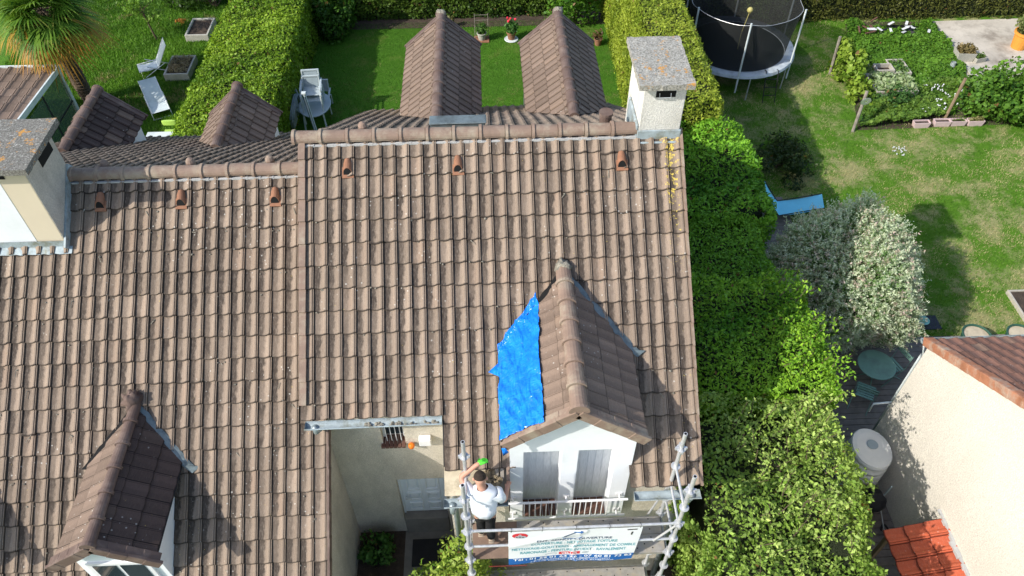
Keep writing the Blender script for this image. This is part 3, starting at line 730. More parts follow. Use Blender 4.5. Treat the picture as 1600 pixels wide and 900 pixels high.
def dormer(parent, name, xc, zr, half, yf, s, H0, tan, mat, caps, fac_y, fac_zb, wallmat, left_s=None, opening=False, ang=36.5, eave_drop=None, seed=1, capr=.10, capL=.40, label=None, hwi=.07, mat_lit=None, prof=PROF):
    """gabled dormer; s=-1 looks to the street, +1 to the garden"""
    ca, sa = math.cos(rad(ang)), math.sin(rad(ang)); y0 = s*(H0-zr)/tan
    mN = Vector((0, s*math.sin(math.atan(tan)), math.cos(math.atan(tan))))
    sl_ = half/ca; L = abs(yf-y0)+1.3; n = int(L/.214)+1
    ze = zr-half*math.tan(rad(ang))
    # walls
    mb = MB(); fy0, fy1 = (fac_y, fac_y+.1) if s < 0 else (fac_y-.1, fac_y)
    hw = half-hwi; zt = zr-.10; zs = zr-.10-hw*math.tan(rad(ang)); cut = .0
    if opening:
        x0, x1 = xc-hw, xc+hw; o = opening; zlo, zhi = 2.76, 4.82; D = .33
        mb.box(x0, o[0], fac_y, fac_y+D, zlo, zhi); mb.box(o[1], o[2], fac_y, fac_y+D, zlo, zhi); mb.box(o[3], x1, fac_y, fac_y+D, zlo, zhi)
        mb.box(x0, x1, fac_y, fac_y+D, fac_zb, zlo); mb.prism([(x0, zhi), (x1, zhi), (x1, zs), (xc, zt), (x0, zs)], 'y', fac_y, fac_y+D)
        cy = fac_y+D
    else:
        mb.prism([(xc-hw, fac_zb), (xc+hw, fac_zb), (xc+hw, zs), (xc, zt), (xc-hw, zs)], 'y', fy0, fy1); cy = fy1 if s < 0 else fy0
    ym = s*(H0-zs)/tan
    for xx in (xc-hw, xc+hw-.06):
        zb_ = H0-abs(cy)*tan-.15
        mb.prism([(cy, zb_), (cy, zs), (ym+s*-.2, zs), (ym+s*-.2, zs-.15)], 'x', xx, xx+.06)
    d = P(mb, name, wallmat, parent)
    clip = [((0, 0, H0)+0*mN if 0 else Vector((0, 0, H0))+mN*.035, -mN)]
    rws = [(0, .19)]; 
    while rws[-1][1] < sl_-.06: rws.append((rws[-1][1], min(sl_+.02, rws[-1][1]+.35)))
    U = Vector((0, -s, 0)); O = Vector((xc, yf, zr))
    for k_, sx in enumerate((-1, 1)):
        V = Vector((sx*ca, 0, -sa))
        kp = None
        if left_s and sx < 0: kp = lambda u, v: (v < left_s) or (u < .0)
        tiles('dormer_roof', O, U, V, n, rws if not (left_s and sx < 0) else [(0, .22), (.22, left_s)], (mat_lit if mat_lit and sx < 0 else mat), d, keep=kp, clips=clip, seed=seed+k_, lift=.018, amp=.6, prof=prof, sag=False)
        so_ = Vector((sx*sa, 0, ca))*-.03; xe = half*.97; ze_ = zr-xe*math.tan(rad(ang)); y1_ = s*(H0-ze_)/tan
        mu = MB(); mu.add([Vector((xc, yf-s*.03, zr))+so_, Vector((xc, y0, zr))+so_, Vector((xc+sx*xe, y1_, ze_))+so_, Vector((xc+sx*xe, yf-s*.03, ze_))+so_], [(0,1,2,3)]); P(mu, 'underlay', M['black'], d)
        mb = MB()
        # bargeboard tiles hanging over the gable edge
        nseg = 4
        for i in range(nseg):
            a = xc+sx*half*1.02*(i/nseg), zr-half*1.02*(i/nseg)*math.tan(rad(ang)); b = xc+sx*half*1.02*((i+1)/nseg), zr-half*1.02*((i+1)/nseg)*math.tan(rad(ang))
            off = .006*(i % 2)
            mb.beam((a[0], yf+s*(.015+off), a[1]-.055), (b[0], yf+s*(.015+off), b[1]-.055), .05, .17)
            mb.beam((a[0], yf-s*.045, a[1]+.025), (b[0], yf-s*.045, b[1]+.018), .14, .03)
        P(mb, 'gable_edge', caps, d, bevel=.006)
    c = ridge_caps('dormer_ridge', (xc, yf+s*.03, zr+.035), (xc, y0, zr+.035), caps, d, r=capr, L=capL, seed=seed)
    return d, y0, ze
dm, yd0, zde = dormer(house, 'dormer', 4.04, 6.12, .99, -4.36, -1, H, TP, M['tile_gable'], M['ridge'], -4.2, 2.72, M['white_render'], left_s=.55, opening=(3.32, 3.89, 4.13, 4.70), seed=21, capr=.12)
for x0, x1 in ((3.32, 3.89), (4.13, 4.70)):
    mb = MB(); mb.box(x0, x1, -3.90, -3.87, 2.76, 4.82); 
    for i in range(1, 5): mb.box(x0+.0+i*(x1-x0)/5-.006, x0+i*(x1-x0)/5+.006, -3.907, -3.90, 2.80, 4.82)
    P(mb, 'shutter', M['shutter'], dm)
    mb = MB()
    for i in range(5):
        a = x0+.005+i*(x1-x0-.01)/5; mb.box(a, a+(x1-x0)/5-.014, -4.215, -3.92, 2.763, 2.79)
    P(mb, 'window_sill', M['brick'], dm, bevel=.003)
mb = MB()
for z in (3.42, 2.88): mb.tube([(3.08, -4.30, z), (4.99, -4.30, z)], .021, 8)
for x0, x1 in ((3.32, 3.89), (4.13, 4.70)):
    for i in range(7): x = x0+.02+i*(x1-x0-.04)/6; mb.tube([(x, -4.30, 2.88), (x, -4.30, 3.42)], .009, 6)
for x in (3.16, 4.01, 4.86):
    for z in (2.88, 3.42): mb.box(x-.05, x+.05, -4.212, -4.198, z-.05, z+.05); mb.tube([(x, -4.2, z), (x, -4.3, z)], .014, 6)
P(mb, 'railing', M['white_paint'], dm)
def mortar_tip(parent, c, r, mat): 
    mb = MB(); mb.blob(c, r, 8, .35, 3); P(mb, 'mortar_cap', mat, parent, smooth=True)
mortar_tip(dm, (4.04, yd0-.02, 6.16), .13, M['mortar_dirty'])
def valley(parent, xc, zr, half, ang, s, H0, tan, mat, sides=(-1, 1), wd=.12, seed=0, tail=True):
    t = math.tan(rad(ang)); rs = random.Random(seed)
    for sx in sides:
        mb = MB(); N_ = Vector((0, s*math.sin(math.atan(tan)), math.cos(math.atan(tan)))); vs = []; K = 18
        for i in range(K+1):
            f = i/K; h = half*f; z = zr-h*t; y = s*(H0-z)/tan; p = Vector((xc+sx*h, y, z))+N_*.045
            q = wd*(.55+.9*f)+rs.uniform(-.012, .012)
            vs += [p-Vector((sx*.07, 0, 0))+N_*.02, p+Vector((sx*q*.35, 0, 0))+N_*rs.uniform(0, .012), p+Vector((sx*q, 0, 0))-N_*.012]
        fs = [(i*3+j, i*3+j+1, (i+1)*3+j+1, (i+1)*3+j) for i in range(K) for j in range(2)]
        mb.add(vs, fs)
        if tail:
            p = Vector(vs[-1]); mb.add([vs[-3], vs[-1], p+Vector((sx*.10, .02*s, .0)), p+Vector((-sx*.03, s*.10, -.06))], [(0,1,2,3)])
        P(mb, 'valley_flashing_gap', mat, parent)
valley(dm, 4.04, 6.12, 1.03, 36.5, -1, H, TP, M['zinc'], sides=(1,), seed=4, wd=.05)
valley(dm, 4.04, 6.12, .62, 36.5, -1, H, TP, M['dark_hole'], sides=(-1,), seed=4, tail=False, wd=.03)  # no zinc here: black strip painted in for the dark open gap
# rear dormers of our house
for xc, sd_ in ((1.95, 31), (4.66, 41)):
    d2, _, _ = dormer(house, 'rear_dormer', xc, 5.78, .86, 6.78, 1, H, TR, M['tile_gable'], M['ridge_dark'], 6.5, 2.0, M['cream_render'], seed=sd_, ang=42, capL=.42, capr=.105)
    mb = MB(); mb.blob((xc, 6.74, 5.82), .11, 7, .25, sd_); P(mb, 'mortar_cap', M['mortar_dirty'], d2, smooth=True)
mb = MB(); mb.add([(4.75, 1.0, 6.85), (5.3, .95, 6.88), (5.3, .2, 7.33), (4.95, .2, 7.33)], [(0,1,2,3)])

# ------------------------------------------------------------------ neighbour on the left
nb = T('terraced_house', 'lower tiled terraced house on the left with a wide chimney and dark dormer', 'house', (-4, 1, 0))
lk1 = dormerkeep(-2.66, .55, -3.9); lk2 = dormerkeep(-5.75, .55, -3.9)
NL = 44
tiles('front_roof', (.29-NL*.214, 0, HL), UX, FV, NL, [(v0-.05 if v0 else 0, v1-.05) for v0, v1 in ROWS[:22]], M['tile'], nb,
      keep=lambda u, v: lk1(u+.29-NL*.214, v) and lk2(u+.29-NL*.214, v), seed=9)
tiles('rear_roof', (.0-34*.214, 0, HL), UX, RV, 34, [(i*.35, i*.35+.35) for i in range(20)], M['tile'], nb, seed=10)
underlay(nb, HL, ((-9.0, .27, 8.2),), FV, FN); underlay(nb, HL, ((-7.2, -.02, 6.9),), RV, RN)
ridge_caps('ridge', (-3.78, 0, HL+.03), (-.04, 0, HL+.03), M['ridge'], nb, seed=8, L=.43)
mb = MB()
for i in range(36):
    x = -3.76+i*.104
    mb.beam((x, -.115, HL-.066), (x+.106, -.115, HL-.066), .04, .018+rs.uniform(0, .022))
P(mb, 'ridge_mortar', M['mortar'], nb)
mb = MB()
for (v0, v1) in ROWS[12:22]:
    v0 -= .05; v1 -= .05
    a = Vector((.30, 0, HL))+FV*v0+FN*.0; b = Vector((.30, 0, HL))+FV*(v1+.01)+FN*.03; mb.beam(a, b, .03, .06, up=FN); mb.beam(a-FN*.09, b-FN*.09, .02, .16, up=FN)
P(mb, 'verge', M['ridge_dark'], nb)
for x in (-.51, -2.01, -3.29): vent_tile(nb, (0, 0, HL), UX, FV, FN, x, .44)
for x in (-.62, -1.9, -3.28):
    mb = MB(); mb.lathe((x, .17, HL-.09), [(.07, 0), (.075, .17), (.05, .22), (.01, .24)], 10); P(mb, 'vent_cap', M['ridge'], nb)
mb = MB()
mb.prism([(-6.3, 0), (5.7, 0), (5.7, HL-5.7*TR-.12), (0, HL-.14), (-6.3, HL-6.3*TP-.14)], 'x', 0, .148)
mb.box(-9.0, 0, -6.3, -6.15, 0, 2.1); mb.box(-7.2, 0, 5.55, 5.7, 0, 3.1)
P(mb, 'wall', M['roughcast_old'], nb)
ch = chimney(nb, -5.8, -3.81, -.92, .05, 5.6, 7.62, (-6.0, -3.63, -1.10, .14, 7.70, 7.80), M['cream_render'], None, sm='slab_dark')
mb = MB(); mb.box(-5.8, -4.24, -.925, -.9205, 5.9, 7.615); P(mb, 'white_patch', M['white_render'], ch)
mb = MB(); mb.box(-3.809, -3.803, -.92, .05, 6.0, 7.615); P(mb, 'side_render', M['roughcast_old'], ch)
mb = MB(); mb.box(-5.4, -4.12, -.930, -.926, 7.50, 7.59); mb.box(-3.802, -3.797, -.50, -.06, 7.36, 7.62); P(mb, 'flue_opening', M['dark_hole'], ch)
mb = MB(); rs = random.Random(5)
p0 = [(-5.82, -.93, 6.25), (-3.79, -.93, 6.25), (-3.79, -.935, 6.08), (-5.82, -.935, 6.08)]; mb.add([(a, b-.012, c) for a, b, c in p0], [(0,1,2,3)])
n = 24; vs = []
for i in range(n+1):
    x = -5.82+2.10*i/n; vs += [(x, -.94, 6.13), (x, -1.06-.012*math.sin(i*2.6), 6.075+.0*i)]
mb.add(vs, [(2*i, 2*i+1, 2*i+3, 2*i+2) for i in range(n)])
mb.beam((-3.785, -1.0, 6.13), (-3.785, .1, 6.93), .03, .16)
P(mb, 'flashing', M['zinc_pale'], ch)
d3, y3, _ = dormer(nb, 'dormer', -2.66, 4.65, .76, -5.30, -1, HL, TP, M['tile_dark'], M['ridge_dark'], -5.12, 2.3, M['white_render'], seed=51, ang=36.5, capr=.085, hwi=.17, mat_lit=M['tile_gable'], prof=FLAT)  # paler tile on the sunlit slope, darker on the shaded one: shading by colour
mb = MB(); mb.blob((-2.70, y3-.02, 4.72), .15, 9, .35, 7, sz=1.1); P(mb, 'moss_cap', M['ridge_dark'], d3, smooth=True)
mb = MB(); mb.box(-3.12, -2.22, -5.16, -5.12, 2.6, 3.75); wf = P(mb, 'window_frame', M['white_paint'], d3)
mb = MB(); mb.box(-3.04, -2.70, -5.17, -5.16, 2.7, 3.68); mb.box(-2.64, -2.30, -5.17, -5.16, 2.7, 3.68); P(mb, 'pane', M['glass'], d3)
valley(d3, -2.66, 4.65, .80, 36.5, -1, HL, TP, M['zinc'], seed=9, sides=(1,), wd=.065)
valley(d3, -2.66, 4.65, .80, 36.5, -1, HL, TP, M['dark_hole'], seed=10, sides=(-1,), wd=.02, tail=False)  # left side has a black strip added as the shaded gap, not flashing
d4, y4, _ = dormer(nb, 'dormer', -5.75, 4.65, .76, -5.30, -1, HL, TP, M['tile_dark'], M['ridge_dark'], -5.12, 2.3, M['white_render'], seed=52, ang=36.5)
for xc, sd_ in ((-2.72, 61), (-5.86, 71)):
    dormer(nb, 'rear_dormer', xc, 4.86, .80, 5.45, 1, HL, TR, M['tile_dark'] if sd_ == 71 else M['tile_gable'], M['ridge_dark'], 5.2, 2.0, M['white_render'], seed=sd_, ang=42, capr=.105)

mossbits(nb, -7.5, .2, .3, 6.5, HL, 300, 8)
# veranda of the house further left
vr = T('veranda', 'glazed veranda with tiled roof and pale edge board, left of the palm', 'veranda', (-11.5, 9, 0))
VO = Vector((-9.95, 7.0, 2.22)); VV = Vector((0, math.cos(rad(3)), -math.sin(rad(3))))
tiles('veranda_roof', VO, (-1, 0, 0), VV, 12, [(i*.42, i*.42+.42) for i in range(10)], M['tile_gable'], vr, colw=.38, seed=77, amp=1.8)
mb = MB(); mb.beam(VO+VV*-.2, VO+VV*4.2, .05, .16); mb.beam(VO+VV*4.22, VO+VV*4.22+Vector((-5, 0, 0)), .05, .16); P(mb, 'edge_board', M['white_plastic'], vr)
mb = MB(); mb.box(-10.03, -9.93, 11.02, 11.12, 0, 1.95); mb.box(-10.03, -9.93, 8.4, 8.5, 0, 2.0); P(mb, 'post', M['white_plastic'], vr)
mb = MB(); mb.box(-9.985, -9.97, 8.5, 11.02, .1, 1.9); P(mb, 'glass_side', M['vglass'], vr)
mb = MB(); mb.box(-9.99, -9.96, 8.5, 11.02, .9, .95); mb.box(-9.99, -9.96, 9.7, 9.76, .1, 1.95); P(mb, 'glazing_bar', M['black'], vr)

# ------------------------------------------------------------------ house on the right
rh = T('neighbour_house', 'pale rendered gable of the house on the right with red brown roof', 'house', (13, -6, 0))
XR = 10.85; EY, EZ = -1.64, 3.62; tR = math.tan(rad(32))
mb = MB()
mb.prism([(EY, 0), (EY, EZ-.02), (EY-6.5, EZ-.02+6.5*tR), (EY-13, EZ-.02), (EY-13, 0)], 'x', XR, XR+.25)
mb.box(XR+.25, 24, EY-.25, EY, 0, EZ-.05); mb.box(23.7, 24, EY-13, EY-.25, 0, EZ-.05)
P(mb, 'wall', M['wall_pale'], rh)
SV = Vector((0, math.cos(rad(32)), -math.sin(rad(32)))); RO = Vector((XR-.02, EY-6.5, EZ+.10+6.5*tR))
sl = 6.62/math.cos(rad(32)); nr_ = int(sl/.34)
tiles('roof', RO+UX*.12, UX, SV, 56, [(sl-(nr_-i)*.34, sl-(nr_-i)*.34+.34) for i in range(nr_)], M['tile_red'], rh, colw=.235, seed=88, amp=.9)
tiles('rear_roof', RO+UX*.12, UX, Vector((0, -SV.y, SV.z)), 56, [(i*.34, i*.34+.34) for i in range(nr_)], M['tile_red'], rh, colw=.235, seed=89).hide_render = False
mb = MB()
for i in range(nr_):
    a = RO+SV*(sl-(nr_-i)*.34); b = RO+SV*(sl-(nr_-i)*.34+.35); mb.beam(a+Vector((.06, 0, .045)), b+Vector((.06, 0, .06)), .14, .04); mb.beam(a+Vector((-.015, 0, -.03)), b+Vector((-.015, 0, -.02)), .03, .17)
P(mb, 'verge', plain('verge_terracotta', (.36, .155, .085), .8, .35, 6, 50, .4, dirt=(.40, .30, .23)), rh, bevel=.008)
P(gutter(XR-.04, 24, EY+.16, EZ-.02, r=.06), 'gutter', M['zinc_pale'], rh)
mb = MB(); mb.tube([(XR+.05, EY+.16, EZ-.1), (XR+.05, EY+.06, EZ-.4), (XR+.05, EY+.05, .6)], .04, 10)
mb.tube([(XR+.02, EY+.04, 1.75), (XR-.35, EY+.02, 1.75), (XR-.35, EY+.02, 1.5)], .022, 8); P(mb, 'downpipe', M['white_plastic'], rh, smooth=True)
cv = T('lean_to_roof', 'small bright orange tiled lean-to roof against the pale gable', 'lean-to', (10.4, -4.8, 0))
CO = Vector((XR-.01, -4.10, 1.82)); CV = Vector((-math.cos(rad(24)), 0, -math.sin(rad(24))))
tiles('canopy_roof', CO, (0, -1, 0), CV, 8, [(0, .34), (.34, .68), (.68, 1.02)], M['orange_tile'], cv, colw=.30, seed=12, amp=1.3)
mb = MB()
rs = random.Random(4)
for i in range(26): mb.box(XR-rs.uniform(.03, .10), XR-.003, -4.04-i*.1, -3.94-i*.1-.0, 1.80, 1.845+.008*(i % 3))
P(mb, 'mortar_edge', M['mortar'], cv)
mb = MB(); mb.beam(CO-Vector((0, .05, .08)), CO+CV*1.0-Vector((0, .05, .08)), .06, .1); mb.box(9.93, 10.0, -4.25, -4.18, 0, 1.32); mb.box(9.93, 10.0, -6.4, -6.33, 0, 1.32); P(mb, 'frame', M['wood_brown'], cv)
# ------------------------------------------------------------------ tarpaulin on the dormer
def tarp():
    nx, ny = 90, 190; s0, s1 = .46, 1.30; ca, sa = math.cos(rad(36.5)), math.sin(rad(36.5)); vs = []; ok = {}; fs = []
    for j in range(ny+1):
        y = -4.40+2.35*j/ny
        for i in range(nx+1):
            s_ = s0+(s1-s0)*i/nx
            z = 6.12-s_*sa; x = 4.04-s_*ca; zm = H+y*TP
            wv = Vector((x*2.6+y*1.1, y*1.2, z)); cr = abs(noise.noise(wv*1.3))*.09+abs(noise.noise(wv*3.0+Vector((7, 0, 0))))*.035+noise.noise(wv*9)*.002
            fold = .022*max(0, 1-abs((s_-.88)-.06*math.sin(y*5))*26)
            h_ = .012+(.075-cr)*.8+fold
            zz = z+h_*ca; xx = x-h_*sa
            lim = zm+.045+abs(noise.noise(Vector((y*2, s_*1, 1))))*.02
            inside = zz > lim-.07
            if zz < lim: zz = lim
            edge_l = .535+.004*math.sin(y*17)+.012*noise.noise(Vector((y*3, 2, 0)))
            if y > -2.95: edge_l = .50+.04*noise.noise(Vector((y*6, 4, 0)))
            if y < -4.33+.012*math.sin(s_*9): inside = False
            vs.append((xx, y, zz)); ok[(i, j)] = inside and s_ > edge_l-.02 and s_ < 1.275+.03*noise.noise(Vector((y*5, 9, 0)))
    for j in range(ny):
        for i in range(nx):
            if all(ok[q] for q in ((i, j), (i+1, j), (i, j+1), (i+1, j+1))): fs.append((j*(nx+1)+i, j*(nx+1)+i+1, (j+1)*(nx+1)+i+1, (j+1)*(nx+1)+i))
    mb = MB(); mb.add(vs, fs)
    # loose corner pulled out over the valley
    a = Vector((2.97, -3.05, H-3.05*TP+.09)); 
    mb.add([a+Vector((-.13, -.02, .0)), a+Vector((-.02, .06, .05)), a+Vector((.12, .14, .13)), a+Vector((.17, -.12, .10)), a+Vector((.05, -.13, .02)), a+Vector((.02, -.30, -.10)), a+Vector((.14, -.34, .0))],
           [(0,1,4), (1,2,3,4), (4,3,6,5)])
    mb.add([(3.0, -4.40, 5.30), (3.05, -4.42, 5.34), (3.10, -4.42, 5.22), (3.02, -4.43, 5.14)], [(0,1,2,3)])
    used = sorted({i for f in mb.f for i in f}); mp = {a: b for b, a in enumerate(used)}
    m2 = MB(); m2.add([mb.v[i] for i in used], [tuple(mp[i] for i in f) for f in mb.f])
    return one(m2, 'tarpaulin', M['tarp'], 'wrinkled bright blue tarpaulin over the open left slope of the dormer', 'tarpaulin', (3.4, -3.6, 5.4), smooth=True)
tp_ = tarp()
sm = tp_.modifiers.new('thickness', 'SOLIDIFY'); sm.thickness = .003

# ------------------------------------------------------------------ scaffold
scf = T('scaffold', 'galvanised steel scaffold tower standing in front of the white dormer', 'scaffold', (4.0, -4.75, 0))
XS = (2.47, 5.54); YB, YF_ = -4.42, -5.07; TOP = 5.54
def rosettes(mb, x, y, z0, z1, off=0.):
    z = z0
    while z < z1:
        vs = []; 
        mb.lathe((x, y, z), [(.028, -.006), (.070, -.006), (.070, .006), (.028, .006)], 12, cap=False); z += .5
for x in XS:
    for y, top in ((YB, TOP), (YF_, TOP)):
        mb = MB(); mb.tube([(x, y, 0), (x, y, top)], .029, 12); mb.tube([(x, y, 3.35), (x, y, 3.55)], .034, 12); mb.box(x-.07, x+.07, y-.07, y+.07, 0, .012)
        rosettes(mb, x, y, 1.15, top)
        for z in (2.15, 3.15, 4.15, 5.15):
            for a in (0, 1.57, 3.14, 4.71): mb.beam((x+.03*math.cos(a), y+.03*math.sin(a), z), (x+.085*math.cos(a), y+.085*math.sin(a), z), .028, .055)
        mb.add([(x+.02*math.cos(t*.785), y+.02*math.sin(t*.785), top+.001) for t in range(8)], [tuple(range(8))], 1)
        P(mb, 'standard', [M['galv'], M['dark_hole']], scf)
for z in (4.15, 3.63, 2.15, 1.63):
    mb = MB(); mb.tube([(XS[0], YF_, z), (XS[1], YF_, z)], .0215, 10)
    for x in XS: mb.beam((x-.04, YF_, z), (x+.04, YF_, z), .05, .07)
    P(mb, 'guard_rail', M['galv'], scf)
for x in XS:
    for z in (3.05, 1.05, 4.15, 4.65, 3.63): 
        mb = MB(); mb.tube([(x, YB, z), (x, YF_, z)], .02, 10); P(mb, 'transom', M['galv'], scf)
for y, z in ((YB, 1.04), (YF_, 1.04)):
    mb = MB(); mb.tube([(XS[0], y, z), (XS[1], y, z)], .02, 10); P(mb, 'ledger', M['galv'], scf)
mb = MB(); mb.tube([(XS[1], YB, 4.15), (5.15, YB+.02, 2.1)], .018, 8); P(mb, 'brace', M['galv'], scf)
mb = MB(); mb.tube([(XS[1]-.3, YF_-.02, 3.63), (XS[1]-.02, YF_-.02, 4.15)], .018, 8); P(mb, 'brace', M['galv'], scf)
for zd in (3.10, 1.10):
    for y0, y1 in ((-5.05, -4.755), (-4.745, -4.45)):
        x0 = XS[0]+.75 if (zd > 3 and y1 < -4.7) else XS[0]+.03
        mb = MB(); mb.box(x0, XS[1]-.03, y0, y1, zd-.055, zd)
        mb.box(x0, XS[1]-.03, y0, y0+.02, zd, zd+.006); mb.box(x0, XS[1]-.03, y1-.02, y1, zd, zd+.006)
        # raised grip cups and punched holes
        i = 0; x = x0+.06
        while x < XS[1]-.1:
            for k_ in range(3):
                yy = y0+.06+k_*.085+(.02 if i % 2 else 0)
                mb.lathe((x, yy, zd), [(.012, 0), (.009, .004)], 6, mi=1 if (i+k_) % 2 else 0)
            x += .12; i += 1
        P(mb, 'deck_plank', [M['steel_deck'], M['dark_hole']], scf)
mb = MB(); mb.box(XS[0]+.04, XS[0]+.74, -5.05, -4.46+.0, 3.108, 3.125); P(mb, 'plywood_sheet', M['board'], scf)
mb = MB(); mb.tube([(2.75, YF_+.02, 2.82), (3.35, YF_+.02, 2.80)], .004, 6); P(mb, 'red_bar', M['red'], scf)

# ------------------------------------------------------------------ banner
BX0, BX1, BZ1, BZ0, BY = 3.06, 5.02, 4.14, 3.00, -5.095
def bdisp(x, z):
    u = (x-BX0)/(BX1-BX0); v = (BZ1-z)/(BZ1-BZ0)
    d = .020*math.sin(u*7+v*2)*v+.012*math.exp(-((u-.52-.02*math.sin(v*7))**2)/.0003)*(.3+v)
    d += .016*max(0, 1-abs(v-(.42-.62*u))*9)*(u < .6)++.008*noise.noise(Vector((u*6, v*3, 0)))*(.3+v)+.001*noise.noise(Vector((u*25, v*9, 3)))
    sag = .012*math.sin(u*math.pi*3)**2*(1-v); lift = .045*v*u*u
    return BY-d, z-sag*(1-v)+lift
bn = T('banner', 'white company banner with teal lettering and a blue bottom band, tied to the scaffold rail', 'banner', (4.04, BY, 3.57))
nx, nz = 90, 46; mb = MB(); vs = []; mi = []; fs = []
for j in range(nz+1):
    for i in range(nx+1):
        x = BX0+(BX1-BX0)*i/nx; z = BZ1-(BZ1-BZ0)*j/nz; y, z2 = bdisp(x, z); vs.append((x-(.05*(j/nz)**1.5 if i > nx*.9 else 0)*((i-nx*.9)/(nx*.1)), y, z2))
mb.v = vs
for j in range(nz):
    for i in range(nx): mb.f.append((j*(nx+1)+i, j*(nx+1)+i+1, (j+1)*(nx+1)+i+1, (j+1)*(nx+1)+i)); mb.mi.append(1 if j >= 37 else 0)
P(mb, 'sheet', [M['banner'], M['ink_blue']], bn, smooth=True)
def conform(v, off=.004):
    y, z = bdisp(v[0], v[2]); return (v[0], y-off, z)
def text(s, xc, zc, wd, ht, mat, name='lettering'):
    cu = bpy.data.curves.new('t', 'FONT'); cu.body = s; cu.align_x = 'CENTER'; cu.align_y = 'CENTER'; cu.size = 1; cu.resolution_u = 2; cu.offset = .022
    o = bpy.data.objects.new('t', cu); C.objects.link(o); bpy.context.view_layer.update()
    me = bpy.data.meshes.new_from_object(o.evaluated_get(bpy.context.evaluated_depsgraph_get())); bpy.data.objects.remove(o)
    bm = bmesh.new(); bm.from_mesh(me)
    bmesh.ops.triangulate(bm, faces=bm.faces)
    xs = [v.co.x for v in bm.verts]; ys = [v.co.y for v in bm.verts]; x0, x1, y0, y1 = min(xs), max(xs), min(ys), max(ys)
    for v in bm.verts:
        v.co = Vector((xc+(v.co.x-(x0+x1)/2)/(x1-x0)*wd, 0, zc+(v.co.y-(y0+y1)/2)/(y1-y0)*ht))
    n0 = int((wd)/.045)
    for i in range(1, n0): bmesh.ops.bisect_plane(bm, geom=bm.verts[:]+bm.edges[:]+bm.faces[:], plane_co=(xc-wd/2+wd*i/n0, 0, 0), plane_no=(1, 0, 0))
    for v in bm.verts: v.co = Vector(conform(v.co))
    bm.to_mesh(me); bm.free(); me.materials.clear(); me.materials.append(mat); me.update()
    return link(me, name, bn)
def bz(v): return BZ1-(BZ1-BZ0)*v
XM = (BX0+BX1)/2; BW = BX1-BX0
text('ENT. ADNOT COUVERTURE', XM-.0, bz(.285), BW*.57, .072, M['ink_grey'])
text('COUVERTURE - NETTOYAGE TOITURE', XM, bz(.385), BW*.66, .088, M['ink_teal'])
text('NETTOYAGE-GOUTTIERES - AMENAGEMENT DE COMBLE', XM, bz(.515), BW*.95, .088, M['ink_teal'])
text('RAMONAGE - PEINTURE INT/EXT - RAVALEMENT', XM, bz(.635), BW*.82, .088, M['ink_teal'])
text('Tél : 01 69 01 64 26 - 07 60 81 73 83', XM, bz(.845), BW*.93, .078, M['ink_white'])
text('adnot.couverture@gmail.com', XM, bz(.915), BW*.60, .050, M['ink_white'])
text('23, rue Danton 78190 La Bridgenaie', XM, bz(.965), BW*.66, .036, M['ink_white'])
def bell(cx_, cz_, rx, rz, mat, name, off=.004, ring=0, a0=0, a1=6.2832, n=40):
    mb = MB()
    if ring:
        vs = []; 
        for i in range(n+1):
            t = a0+(a1-a0)*i/n
            for q in (1, 1-ring): vs.append(conform((cx_+rx*q*math.cos(t), 0, cz_+rz*q*math.sin(t)), off))
        mb.add(vs, [(2*i, 2*i+1, 2*i+3, 2*i+2) for i in range(n)])
    else: mb.add([conform((cx_+rx*math.cos(2*math.pi*i/n), 0, cz_+rz*math.sin(2*math.pi*i/n)), off) for i in range(n)], [tuple(range(n))])
    return P(mb, name, mat, bn)
ex, ez = BX0+.17, bz(.12)
bell(ex, ez, .115, .085, M['ink_red'], 'emblem'); bell(ex+.01, ez-.035, .085, .042, M['ink_lgrey'], 'emblem_pattern', .007)
mb = MB()
for dx, dz, r in ((-.045, -.035, .022), (0, -.03, .024), (.045, -.035, .022), (0, .03, .016)):
    mb.add([conform((ex+dx+r*math.cos(t), 0, ez+dz+r*math.sin(t)), .010) for t in (1.57, 3.4, 5.6)], [(0,1,2)])
P(mb, 'emblem_mark', M['ink_black'], bn)
mb = MB(); mb.add([conform((ex+.022*math.cos(t), 0, ez+.035+.016*math.sin(t)), .008) for t in np.linspace(0, 6, 12)], [tuple(range(12))]); P(mb, 'emblem_mark', M['ink_white'], bn)
# roof logo in the middle
bell(XM-.03, bz(.19), .16, .10, M['ink_blue'], 'logo', ring=.14, a0=3.3, a1=5.9); bell(XM-.03, bz(.17), .12, .06, M['ink_lgrey'], 'logo', ring=.16, a0=3.2, a1=6.1)
mb = MB(); mb.add([conform(p, .006) for p in ((XM-.02, 0, bz(.045)), (XM+.08, 0, bz(.045)), (XM+.08, 0, bz(.02)), (XM+.12, 0, bz(.055)), (XM+.08, 0, bz(.095)), (XM+.08, 0, bz(.07)), (XM-.02, 0, bz(.06)))], [tuple(range(7))]); P(mb, 'logo', M['ink_blue'], bn)
mb = MB(); mb.add([conform(p, .006) for p in ((XM-.17, 0, bz(.16)), (XM, 0, bz(.05)), (XM+.02, 0, bz(.065)), (XM-.15, 0, bz(.19)))], [(0,1,2,3)]); P(mb, 'logo', M['ink_grey'], bn)
mb = MB(); mb.box(0, 0, 0, 0, 0, 0); mb = MB()
mb.add([conform(p, .006) for p in ((BX1-.22, 0, bz(.045)), (BX1-.075, 0, bz(.045)), (BX1-.075, 0, bz(.07)), (BX1-.22, 0, bz(.07)))], [(0,1,2,3)])
mb.add([conform(p, .006) for p in ((BX1-.15, 0, bz(.12)), (BX1-.125, 0, bz(.13)), (BX1-.14, 0, bz(.22)), (BX1-.16, 0, bz(.20)))], [(0,1,2,3)]); P(mb, 'bar_mark', M['ink_black'], bn)
mb = MB(); vs = []
